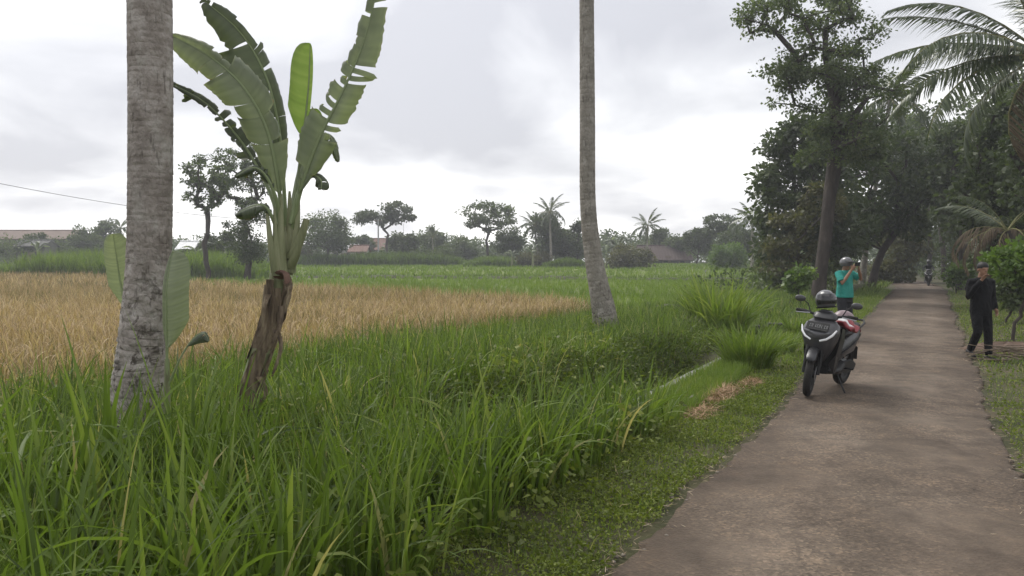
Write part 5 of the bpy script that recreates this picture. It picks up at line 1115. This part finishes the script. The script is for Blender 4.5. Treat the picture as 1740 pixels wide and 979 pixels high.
def make_scooter(label, group=None, steer=0.22):
    S = empty('scooter', (0, 0, 0), 0, label, 'scooter', group)
    lean = S
    def wheel(c, nm, r, w, st_):
        m = M(); prof = [(r - .075, -w * .36), (r - .05, -w * .5), (r - .02, -w * .42), (r, -w * .12), (r, w * .12), (r - .02, w * .42), (r - .05, w * .5), (r - .075, w * .36)]
        m.lathe(prof, 32); t = m.build('tyre', M_rub); m = M(); rr = r - .072
        m.lathe([(rr, -w * .36), (rr - .022, -w * .28), (rr - .022, w * .28), (rr, w * .36)], 32); m.lathe([(.045, -.05), (.045, .05), (.012, .05), (.012, -.05)], 16)
        for q in range(5):
            a = 2 * PI * q / 5; m.tube([(.03 * math.cos(a), 0, .03 * math.sin(a)), ((rr - .012) * math.cos(a + .12), 0, (rr - .012) * math.sin(a + .12))], [(.016, .012), (.012, .01)], 6)
        rim = m.build('rim', M_matte); rot = Matrix.Translation(c) @ Matrix.Rotation(st_, 4, 'Z')
        for o in (t, rim): o.data.transform(rot)
        t.name = nm; t.parent = S; rim.parent = t; return t
    fw = wheel((.64, 0, .285), 'front_wheel', .285, .095, steer); wheel((-.62, 0, .29), 'rear_wheel', .29, .115, 0)
    rotf = Matrix.Translation((.64, 0, .285)) @ Matrix.Rotation(steer, 4, 'Z')
    m = M(); m.lathe([(.11, .062), (.11, .066), (.05, .066), (.05, .062)], 24); d = m.build('brake_disc', M_metal, fw); d.data.transform(rotf)
    for sy in (-1, 1):
        m = M(); m.tube([(0, sy * .085, 0), (-.06, sy * .085, .28), (-.11, sy * .075, .44)], [.022, .024, .026], 8); o = m.build('fork_leg', M_matte, S); o.data.transform(rotf)
    m = M(); rings = []     # front mudguard hugging the tyre
    for q in range(13):
        a = R(38 + q * 9.6); rr = .325; wv = .062 if q not in (0, 12) else .045; c, s = math.cos(a), math.sin(a)
        rings.append([(rr * c * k1, y, rr * s * k1) for y, k1 in ((-wv, .86), (-wv * .9, .97), (-wv * .4, 1.02), (wv * .4, 1.02), (wv * .9, .97), (wv, .86))])
    m.loft(rings, closed=False); o = m.build('front_mudguard', M_black, S); o.data.transform(rotf); md = o.modifiers.new('thickness', 'SOLIDIFY'); md.thickness = .006
    # front fairing: broad shoulders, pointed chin
    m = M(); m.loft([ring_h(.44, .15, .50, .38), ring_h(.52, .25, .56, .36, nose=.01), ring_h(.62, .35, .62, .34, nose=.02), ring_h(.72, .42, .655, .33, nose=.02), ring_h(.82, .445, .64, .32), ring_h(.90, .40, .58, .32), ring_h(.955, .28, .50, .34)]); m.build('front_fairing', M_gun, S)
    for sy in (-1, 1):       # wings beside the front wheel
        m = M(); m.loft([[(.40, sy * .12, .40), (.44, sy * .15, .46), (.36, sy * .17, .44)], [(.36, sy * .18, .30), (.42, sy * .205, .55), (.30, sy * .215, .50)], [(.30, sy * .19, .28), (.40, sy * .225, .78), (.27, sy * .235, .74)], [(.28, sy * .17, .30), (.37, sy * .215, .88), (.27, sy * .22, .86)]]); m.build('leg_shield_wing', M_black, S)
    # lamp cluster: dark lens with two white slanting light bars
    m = M(); m.loft([[(.655, -.15, .80), (.668, 0, .74), (.655, .15, .80)], [(.645, -.165, .845), (.655, 0, .835), (.645, .165, .845)]], closed=False); hl = m.build('headlamp', M_lens, S); md = hl.modifiers.new('thickness', 'SOLIDIFY'); md.thickness = .02
    for sy in (-1, 1):
        m = M(); m.tube([(.668, sy * .055, .715), (.655, sy * .13, .745), (.625, sy * .185, .80), (.575, sy * .215, .865)], [(.012, .008), (.014, .010), (.015, .010), (.009, .007)], 8, True, (0, 0, 1)); m.build('light_bar', M_lamp, hl)
    # number plate with its row of pale characters
    pm = Matrix.Translation((.638, .0, .885)) @ Matrix.Rotation(R(-35), 4, 'Y'); m = M(); m.box((0, 0, 0), (.012, .27, .11)); pl = m.build('number_plate', M_matte, S, smooth=False); pl.data.transform(pm)
    xs = [-.115, -.09, -.05, -.025, 0, .025, .065, .09]; m = M()
    for q, x in enumerate(xs):
        for (dy, dz, wy, wz) in (((-.006, 0, .004, .045), (.006, 0, .004, .045), (0, .02, .012, .005)), ((0, .02, .014, .005), (0, -.02, .014, .005), (-.005, 0, .004, .045)), ((0, 0, .005, .045), (.004, -.02, .012, .005)))[q % 3]: m.box((.0085, -x + dy, dz * .9), (.003, wy, wz))
    o = m.build('characters', M_char, pl, smooth=False); o.data.transform(pm)
    # handlebar group (turned with the wheel)
    hm = Matrix.Translation((.40, 0, 0)) @ Matrix.Rotation(steer, 4, 'Z') @ Matrix.Translation((-.40, 0, 0))
    def hb(m_, nm, mat, par=None, **kw): o = m_.build(nm, mat, par or S, **kw); o.data.transform(hm); return o
    m = M(); m.loft([ring_h(.945, .22, .50, .34), ring_h(.985, .30, .52, .33), ring_h(1.03, .27, .49, .32), ring_h(1.06, .16, .44, .34)]); hc = hb(m, 'handlebar_cover', M_black)
    m = M(); m.loft([ring_h(1.058, .15, .42, .32), ring_h(1.075, .13, .41, .33)]); hb(m, 'instrument_panel', M_lens, hc)
    for sy in (-1, 1):
        m = M(); m.tube([(.42, sy * .10, 1.00), (.38, sy * .22, 1.025), (.33, sy * .34, 1.02)], .017, 8); bar = hb(m, 'handlebar', M_matte)
        m = M(); m.tube([(.355, sy * .245, 1.025), (.325, sy * .365, 1.02)], .022, 10); hb(m, 'grip', M_rub, bar)
        m = M(); m.tube([(.41, sy * .19, 1.015), (.43, sy * .25, 1.01), (.405, sy * .36, 1.0)], [.008, .007, .006], 6); hb(m, 'brake_lever', M_metal, bar)
        m = M(); m.tube([(.39, sy * .19, 1.03), (.37, sy * .23, 1.12), (.36, sy * .30, 1.165)], .007, 6); st_ = hb(m, 'mirror_stem', M_matte)
        m = M(); m.ball((.365, sy * .335, 1.175), (.022, .068, .042), 16, 8); mh = hb(m, 'mirror_housing', M_gun, st_)
    # inner shield, floor, seat, tail
    m = M(); m.loft([ring_h(.36, .30, .34, .24), ring_h(.6, .38, .34, .25), ring_h(.9, .36, .35, .28)]); m.build('inner_shield', M_matte, S)
    m = M(); m.loft([ring_sec(.36, .24, .26, .36), ring_sec(.2, .34, .25, .34), ring_sec(0, .36, .25, .34), ring_sec(-.14, .34, .25, .42)]); m.build('floorboard', M_matte, S)
    m = M(); m.loft([ring_sec(.24, .10, .36, .44), ring_sec(.1, .18, .34, .50), ring_sec(-.08, .26, .36, .66), ring_sec(-.3, .31, .44, .73), ring_sec(-.6, .29, .52, .77), ring_sec(-.85, .18, .62, .80), ring_sec(-.95, .08, .70, .80)]); m.build('rear_body', M_black, S)
    m = M(); m.loft([ring_sec(-.02, .16, .68, .73), ring_sec(-.14, .25, .70, .79), ring_sec(-.34, .29, .71, .80), ring_sec(-.48, .27, .74, .84), ring_sec(-.74, .22, .77, .86), ring_sec(-.86, .12, .79, .85)]); m.build('seat', M_seat, S)
    m = M(); m.loft([ring_sec(-.93, .15, .69, .77), ring_sec(-.975, .10, .70, .75)]); m.build('tail_lamp', M_red, S)
    m = M(); m.tube([(-.62, .13, .80), (-.8, .14, .86), (-.95, .08, .88), (-.95, -.08, .88), (-.8, -.14, .86), (-.62, -.13, .80)], .013, 8); m.build('grab_rail', M_matte, S)
    for sy in (-1, 1): m = M(); m.loft([[(-.02, sy * .15, .46), (.0, sy * .155, .52), (.02, sy * .13, .5)], [(-.4, sy * .17, .52), (-.4, sy * .175, .62), (-.38, sy * .15, .6)], [(-.8, sy * .11, .66), (-.82, sy * .12, .72), (-.8, sy * .09, .7)]]); m.build('side_panel', M_gun, S)
    m = M(); m.loft([ring_sec(-.1, .20, .22, .38), ring_sec(-.3, .26, .18, .40), ring_sec(-.5, .22, .22, .38), ring_sec(-.66, .12, .24, .34)]); m.build('engine', M_metal, S); m = M(); m.loft([[(x, .10 + .05 * k, z) for x, z in ((-.05, .26), (-.3, .22), (-.62, .24), (-.66, .31), (-.5, .38), (-.1, .38))] for k in (0, 1)]); m.build('transmission_case', M_matte, S)
    m = M(); m.tube([(-.1, -.12, .2), (-.3, -.17, .2), (-.45, -.19, .24), (-.85, -.2, .36)], [.02, .025, .05, .048], 10); m.build('exhaust', M_matte, S)
    m = M(); m.loft([[(-.66, -.07, .58), (-.66, .07, .58), (-.66, 0, .6)], [(-.92, -.07, .5), (-.92, .07, .5), (-.92, 0, .52)], [(-1.0, -.06, .32), (-1.0, .06, .32), (-1.0, 0, .34)]]); m.build('rear_mudguard', M_matte, S)
    m = M(); m.tube([(.02, .13, .24), (.06, .22, .12), (.09, .30, .012)], [.012, .011, .010], 8); m.tube([(.07, .30, .012), (.13, .31, .012)], .016, 6); m.build('side_stand', M_matte, S)
    for sy in (-1, 1): m = M(); m.tube([(-.2, sy * .14, .3), (-.2, sy * .26, .31)], .014, 8); m.build('footpeg', M_matte, S)
    return S
sc1 = make_scooter('grey-black scooter parked on its side stand at the left road edge', 'scooters')
heading = math.atan2(-math.cos(R(40)), -math.sin(R(40)))
fc = at(1374, 441, 9.85); fxy = Vector((fc.x, 9.85, 0)); off = Matrix.Rotation(heading, 3, 'Z') @ Vector((.64, 0, 0))
SC_LOC = Vector((fxy.x - off.x, fxy.y - off.y, 0.03)); sc1.location = SC_LOC; sc1.rotation_euler = (Matrix.Rotation(heading, 4, 'Z') @ Matrix.Rotation(R(-8), 4, 'X')).to_euler()
def on_sc(x, y, z): return SC_LOC + (Matrix.Rotation(heading, 3, 'Z') @ Matrix.Rotation(R(-8), 3, 'X')) @ Vector((x, y, z))
# helmets and a red-and-white folded jacket left on the scooter
M_helm = principled('helmet_grey', (0.10, 0.10, 0.105), 0.22, 0.6); M_helm2 = principled('helmet_pink_grey', (0.22, 0.16, 0.17), 0.3, 0.5); M_visor = principled('visor_dark', (0.02, 0.02, 0.022), 0.06, 0.7)
def helmet(loc, rot, mat, label):
    h = empty('helmet', loc, 0, label, 'helmet', 'helmets on the scooter'); h.rotation_euler = rot
    m = M(); rings = []
    for q in range(9):
        ph = R(-38 + q * 15.6); z = .135 * math.sin(ph) + .11; rr = math.cos(ph); rings.append([((.145 if math.cos(2 * PI * k / 20) > 0 else .155) * rr * math.cos(2 * PI * k / 20), .125 * rr * math.sin(2 * PI * k / 20), z) for k in range(20)])
    m.loft(rings); m.build('shell', mat, h)
    m = M(); rings = []
    for q in range(6):
        ph = R(-22 + q * 11); rings.append([(.152 * math.cos(ph) * math.cos(a), .133 * math.cos(ph) * math.sin(a), .139 * math.sin(ph) + .11) for a in [R(-68 + 13.6 * k) for k in range(11)]])
    m.loft(rings, closed=False); m.build('visor', M_visor, h); m = M(); m.lathe([(.120, -.003), (.126, .01), (.112, .012), (.106, -.003)], 20, 'z', (0, 0, .018)); m.build('trim', M_matte, h); return h
helmet(on_sc(.36, -.02, 1.085), (R(4), R(-6), heading + R(30)), M_helm, 'grey open-face helmet resting on top of the scooter handlebar')
helmet(on_sc(-.30, .02, .80), (R(-12), R(6), heading - R(60)), M_helm2, 'dull pinkish helmet on the scooter seat')
jk = empty('folded_jacket', on_sc(-.06, .06, .80), heading, 'red and white folded jacket lying on the front of the scooter seat', 'jacket'); m = M(); rgj = np.random.default_rng(2)
rings = []
for q in range(9):
    x = -.15 + q * .04; rings.append([(x, y + .01 * math.sin(q * 1.3), .06 + .03 * math.sin(q * .9 + y * 12) - .9 * y * y + (.05 if abs(y) < .12 else 0)) for y in np.linspace(-.2, .2, 13)])
m.loft(rings, closed=False); o = m.build('cloth', M_red, jk); o.modifiers.new('thickness', 'SOLIDIFY').thickness = .03
m = M(); m.loft([[(x, y, .087 + .03 * math.sin(q * 1.8 + .9 + y * 12) - .9 * y * y + (.05 if abs(y) < .12 else 0)) for y in np.linspace(-.19, .19, 13)] for q, x in enumerate((.05, .07, .09))], closed=False); o = m.build('stripe', M_white, jk); o.modifiers.new('thickness', 'SOLIDIFY').thickness = .006

# ================================================================ PEOPLE
M_skin = noisy('skin', [(0.3, (0.22, 0.12, 0.075)), (0.7, (0.31, 0.18, 0.12))], scale=8, bump=0.05, rough=0.5)
M_teal = noisy('teal_shirt', [(0.3, (0.022, 0.22, 0.185)), (0.7, (0.04, 0.31, 0.26))], scale=5, bump=0.8, bscale=13, bdist=.06, stretch=(1, 1, .6), rough=0.8); M_dark = noisy('dark_cloth', [(0.3, (0.016, 0.017, 0.02)), (0.7, (0.03, 0.031, 0.036))], scale=12, bump=0.3, rough=0.85)
M_blk = noisy('black_cloth', [(0.3, (0.004, 0.004, 0.005)), (0.7, (0.009, 0.009, 0.010))], scale=6, bump=0.9, bscale=16, bdist=.06, stretch=(1, 1, .6), rough=0.85, spec=0.2); M_shoe = principled('shoe', (0.025, 0.022, 0.02), 0.6); M_hair = principled('hair', (0.01, 0.009, 0.008), 0.6); M_phone = principled('phone', (0.02, 0.02, 0.022), 0.2)
def melt(m, name, mat, parent, voxel=0.012, it=4):
    """joins overlapping volumes into one continuous smooth surface"""
    o = m.build(name, mat, parent); md = o.modifiers.new('remesh', 'REMESH'); md.mode = 'VOXEL'; md.voxel_size = voxel
    sm = o.modifiers.new('smooth', 'SMOOTH'); sm.iterations = it; sm.factor = 0.5
    dc = o.modifiers.new('decimate', 'DECIMATE'); dc.ratio = 0.22
    bpy.context.view_layer.update(); dg = bpy.context.evaluated_depsgraph_get(); me = bpy.data.meshes.new_from_object(o.evaluated_get(dg)); o.modifiers.clear(); o.data = me
    me.polygons.foreach_set('use_smooth', [True] * len(me.polygons)); return o
def hand(m, w, fdir, palm, thumb, curl=0.9, L_=.085):
    """palm and five bent fingers from wrist w; fdir along the hand, palm = its inner side, thumb = thumb side"""
    w = Vector(w); f = Vector(fdir).normalized(); t = Vector(thumb); t = (t - f * t.dot(f)).normalized(); pn = Vector(palm); pn = (pn - f * pn.dot(f) - t * pn.dot(t)).normalized()
    m.tube([w - f * .02, w + f * .03, w + f * .08], [(.026, .018), (.038, .016), (.04, .014)], 10, True, t)
    for q, l in enumerate((.075, .085, .08, .062)):
        a = w + f * .078 + t * (.03 - .02 * q); p = [a]; d = f.copy()
        for s in range(3): d = (Matrix.Rotation(-curl * .75 if True else 0, 3, pn.cross(f)) @ d) if False else (d * math.cos(curl * .7) + pn * math.sin(curl * .7) if s == 0 else (d + pn * curl * .6 - f * curl * .25).normalized()); p.append(p[-1] + d * l * (.42, .33, .25)[s])
        m.tube(p, [.0095, .009, .0085, .007], 7)
    a = w + f * .025 + t * .03; m.tube([a, a + t * .028 + f * .02 + pn * .01, a + t * .03 + f * .05 + pn * .03], [.012, .0105, .008], 7)
def head(m, c, fwd, sc=1.0):
    """skull with brow, nose, mouth, chin and ears"""
    f = Vector(fwd).normalized(); up = Vector((0, 0, 1)); up = (up - f * up.dot(f)).normalized(); r = f.cross(up); c = Vector(c); rot = Matrix((r, f, up)).transposed()
    T = lambda x, y, z: c + rot @ (Vector((x, y, z)) * sc)
    m.ball(T(0, -.012, .03), (.076 * sc, .096 * sc, .092 * sc), 16, 10, rot); m.ball(T(0, .022, -.03), (.056 * sc, .068 * sc, .082 * sc), 14, 10, rot)
    m.tube([T(0, .088, .015), T(0, .108, -.018)], [.010 * sc, .015 * sc], 7); m.tube([T(-.022, .082, -.055), T(0, .09, -.055), T(.022, .082, -.055)], .010 * sc, 7); m.ball(T(0, .07, -.092), (.024 * sc, .02 * sc, .018 * sc), 10, 6, rot); m.tube([T(-.05, .07, .03), T(0, .088, .028), T(.05, .07, .03)], .011 * sc, 7)
    for s in (-1, 1): m.ball(T(s * .078, -.01, -.01), (.01 * sc, .022 * sc, .032 * sc), 8, 6, rot)
    return T
# ---- man in the teal shirt, turned towards the camera, holding a phone up to his face
D = 16.8; pf = at(1436, 441, D); GZ = 0.03
man = empty('person', (pf.x, D, GZ), R(206), 'man in teal shirt, helmet and shorts raising a phone behind the parked scooter', 'person', 'people on the road')
# local: +y is the way he faces, +x his right
b_ = M()
b_.tube([(0, 0, .93), (0, .005, 1.1), (0, 0, 1.32), (0, -.01, 1.44)], [(.15, .105), (.145, .10), (.17, .105), (.13, .08)], 16, True, (1, 0, 0)); b_.tube([(0, -.01, 1.42), (0, .01, 1.55)], [.06, .052], 12)
HT = head(b_, (0, .03, 1.60), (0.15, 1, -.08))
legs = {-1: [(-.09, 0, .92), (-.10, .02, .50), (-.11, -.03, .085)], 1: [(.09, 0, .92), (.11, .06, .50), (.125, .06, .085)]}
for s, P in legs.items():
    b_.tube([P[0], Vector(P[0]).lerp(Vector(P[1]), .5), P[1], Vector(P[1]).lerp(Vector(P[2]), .3), P[2]], [.085, .075, .052, .056, .036], 12); a = Vector(P[2]); b_.tube([a + Vector((0, -.04, -.045)), a + Vector((.01 * s, .06, -.05)), a + Vector((.02 * s, .17, -.062))], [(.034, .03), (.042, .028), (.035, .016)], 10, True, (1, 0, 0))
arms = {1: [(.185, -.005, 1.40), (.24, .15, 1.20), (.085, .25, 1.49)], -1: [(-.185, -.005, 1.40), (-.32, .14, 1.28), (-.09, .27, 1.52)]}
for s, P in arms.items():
    b_.tube([P[0], Vector(P[0]).lerp(Vector(P[1]), .5), P[1], Vector(P[1]).lerp(Vector(P[2]), .35), P[2]], [.054, .047, .039, .038, .026], 10); d = Vector(P[2]) - Vector(P[1]); hand(b_, P[2], (d.normalized() + Vector((0, .3, .2))), (-s, .2, .1), (0, 0, 1) if s else (0, 0, 1), .8)
melt(b_, 'body', M_skin, man, .009, 3)
m = M(); m.tube([(0, 0, .90), (0, .005, 1.02), (0, .005, 1.15), (0, 0, 1.30), (0, -.005, 1.41), (0, -.008, 1.47)], [(.205, .16), (.195, .15), (.185, .138), (.195, .130), (.165, .105), (.075, .07)], 18, True, (1, 0, 0))
for s, P in arms.items(): a, e = Vector(P[0]), Vector(P[1]); m.tube([a - Vector((s * .06, 0, 0)), a, a.lerp(e, .45), a.lerp(e, .8)], [.075, .08, .076, .078], 12)
melt(m, 'shirt', M_teal, man, .012, 3)
m = M(); m.tube([(0, 0, 1.0), (0, 0, .88), (0, 0, .80)], [(.17, .125), (.185, .14), (.17, .13)], 16, True, (1, 0, 0))
for s, P in legs.items(): a, k2 = Vector(P[0]), Vector(P[1]); m.tube([a, a.lerp(k2, .5), a.lerp(k2, .95)], [.105, .10, .088], 12)
melt(m, 'shorts', M_dark, man, .012, 3)
hm = M(); rot = Matrix.Rotation(R(8), 3, 'X')
hm.loft([[tuple(Vector((0, .03, 1.625)) + Vector((.125 * math.cos(R(-30 + q * 14.6)) * math.cos(2 * PI * k / 18), .145 * math.cos(R(-30 + q * 14.6)) * math.sin(2 * PI * k / 18), .13 * math.sin(R(-30 + q * 14.6))))) for k in range(18)] for q in range(9)]); ho = hm.build('worn_helmet', M_helm, man)
m = M(); m.loft([[tuple(Vector((0, .03, 1.64)) + Vector((.132 * math.sin(a) , .152 * math.cos(a) + e * .07, .03 - e * .02))) for a in [R(-60 + 12 * k) for k in range(11)]] for e in (0, 1)], closed=False); o = m.build('peak', M_matte, ho); o.modifiers.new('thickness', 'SOLIDIFY').thickness = .008
for s, P in legs.items():
    a = Vector(P[2]); m = M(); m.tube([a + Vector((0, -.07, -.058)), a + Vector((.01 * s, .05, -.06)), a + Vector((.02 * s, .19, -.066))], [(.04, .026), (.05, .026), (.036, .018)], 10, True, (1, 0, 0)); m.build('sandal', M_shoe, man)
m = M(); m.box((0.02, .335, 1.60), (.15, .009, .075), Matrix.Rotation(R(-5), 3, 'X')); ph = m.build('phone', M_phone, bevel=.003); ph.location = man.location; ph.rotation_euler = man.rotation_euler; tag(ph, 'dark phone held up by the man in the teal shirt', 'phone', 'phones being held')

# ---- man in black walking towards the camera, one hand up at his face
D = 13.7; pf = at(1668, 441, D); man2 = empty('person', (pf.x, D, gzf(pf.x, D)), R(180 + 4), 'man dressed all in black walking along the right verge', 'person', 'people on the road')
b_ = M(); S2 = .955
def q_(*v): return tuple(x * S2 for x in v)
b_.tube([q_(0, 0, .93), q_(0, .005, 1.1), q_(0, 0, 1.32), q_(0, -.01, 1.44)], [(.15, .105), (.145, .10), (.17, .105), (.13, .08)], 16, True, (1, 0, 0)); b_.tube([q_(0, -.01, 1.42), q_(0, .02, 1.56)], [.06, .052], 12)
H2 = head(b_, q_(0, .045, 1.625), (.1, 1, -.12))
legs = {1: [q_(.09, 0, .92), q_(.11, .10, .50), q_(.085, -.14, .16)], -1: [q_(-.09, 0, .92), q_(-.11, .06, .49), q_(-.10, .10, .085)]}
for s, P in legs.items(): b_.tube([P[0], Vector(P[0]).lerp(Vector(P[1]), .5), P[1], Vector(P[1]).lerp(Vector(P[2]), .3), P[2]], [.085, .075, .052, .056, .036], 12)
arms = {1: [q_(.185, -.005, 1.40), q_(.27, .02, 1.13), q_(.12, .20, 1.45)], -1: [q_(-.185, -.005, 1.40), q_(-.25, -.05, 1.13), q_(-.235, .08, .90)]}
for s, P in arms.items():
    b_.tube([P[0], Vector(P[0]).lerp(Vector(P[1]), .5), P[1], Vector(P[1]).lerp(Vector(P[2]), .35), P[2]], [.054, .047, .039, .038, .026], 10); d = (Vector(P[2]) - Vector(P[1])).normalized(); hand(b_, P[2], d, (-s, 0, .1), (0, .6, 1) if s > 0 else (0, 1, 0), .7)
melt(b_, 'body', M_skin, man2, .009, 3)
m = M(); m.tube([q_(0, 0, .86), q_(0, .005, 1.0), q_(0, .005, 1.15), q_(0, 0, 1.30), q_(0, -.005, 1.41), q_(0, -.005, 1.485)], [(.185, .135), (.18, .132), (.178, .128), (.195, .128), (.165, .105), (.08, .075)], 18, True, (1, 0, 0))
for s, P in arms.items(): a, e, w = Vector(P[0]), Vector(P[1]), Vector(P[2]); m.tube([a - Vector((s * .06, 0, 0)), a, a.lerp(e, .5), e, e.lerp(w, .5), e.lerp(w, .95)], [.075, .078, .068, .06, .052, .043], 12)
melt(m, 'jacket', M_blk, man2, .012, 3)
m = M(); m.tube([q_(0, 0, 1.0), q_(0, 0, .88), q_(0, 0, .80)], [(.165, .12), (.18, .135), (.165, .125)], 16, True, (1, 0, 0))
for s, P in legs.items(): a, k2, w = Vector(P[0]), Vector(P[1]), Vector(P[2]); m.tube([a, a.lerp(k2, .5), k2, k2.lerp(w, .5), k2.lerp(w, 1.0)], [.10, .09, .074, .068, .06], 12)
melt(m, 'trousers', M_blk, man2, .012, 3)
for s, P in legs.items():
    a = Vector(P[2]); tip = Vector((0, .12, -.115)) if s > 0 else Vector((0, .20, -.058)); hl = Vector((0, -.07, -.02)) if s > 0 else Vector((0, -.06, -.045)); m = M(); m.tube([a + hl + Vector((0, -.015, 0)), a + hl + Vector((0, .03, -.012)), a + (hl + tip) * .5 + Vector((0, .02, -.01)), a + tip], [(.03, .03), (.042, .045), (.048, .036), (.034, .02)], 12, True, (1, 0, 0)); m.build('shoe', M_shoe, man2)
m = M(); rr_ = []
for q in range(7):
    a = R(-30 + q * 19.5); rr_.append([tuple(H2(.088 * math.cos(a) * math.cos(2 * PI * k / 16), -.015 + .112 * math.cos(a) * math.sin(2 * PI * k / 16) * (.9 if math.sin(2 * PI * k / 16) > 0 else 1.02), .045 + .088 * math.sin(a) + (.03 if math.sin(2 * PI * k / 16) > .3 and q == 0 else 0))) for k in range(16)])
m.loft(rr_); m.build('hair', M_hair, man2)

# ---- far motorcyclist coming down the road
sc2 = copy_tree(sc1); D = 52.0; pf = at(1578, 441, D); sc2.location = (pf.x, D, .03); sc2.rotation_euler = (0, 0, R(-117)); tag(sc2, 'dark scooter being ridden far down the road')
rid = empty('person', (pf.x, D, .03), R(-117 - 90), 'rider in dark clothes on the far scooter', 'person', 'people on the road')
b_ = M(); b_.tube([(0, -.32, .84), (0, -.30, 1.05), (0, -.26, 1.28), (0, -.24, 1.36)], [(.16, .12), (.15, .11), (.19, .115), (.13, .08)], 14, True, (1, 0, 0)); b_.tube([(0, -.24, 1.34), (0, -.21, 1.48)], [.06, .05], 10); head(b_, (0, -.19, 1.54), (0, 1, 0))
for s in (-1, 1):
    b_.tube([(s * .1, -.3, .86), (s * .19, .06, .76), (s * .16, .06, .42)], [.085, .065, .045], 10); b_.tube([(s * .16, .03, .39), (s * .17, .2, .37)], [.04, .03], 8); b_.tube([(s * .19, -.24, 1.31), (s * .28, -.05, 1.12), (s * .31, .30, 1.04)], [.055, .045, .03], 10); hand(b_, (s * .31, .28, 1.045), (0, 1, -.1), (0, 0, -1), (-s, 0, 0), 1.0)
melt(b_, 'body', M_dark, rid, .014, 3); m = M(); m.ball((0, -.19, 1.565), (.125, .145, .14), 16, 10); m.build('worn_helmet', M_helm, rid); m = M(); m.ball((0, -.11, 1.55), (.1, .085, .07), 12, 8); m.build('visor', M_visor, rid)

# ================================================================ AIR
mh = bpy.data.materials.new('haze'); mh.use_nodes = True; t = mh.node_tree; t.nodes.clear()
v = N('ShaderNodeVolumePrincipled', t); v.inputs['Color'].default_value = (0.92, 0.94, 1.0, 1); v.inputs['Density'].default_value = HAZE; v.inputs['Anisotropy'].default_value = 0.2
o_ = N('ShaderNodeOutputMaterial', t); t.links.new(v.outputs[0], o_.inputs['Volume'])
m = M(); m.box((-20, 90, 9), (360, 320, 24)); hz = m.build('haze', mh, smooth=False); tag(hz, 'thin pale haze in the humid air', 'haze', kind='stuff')
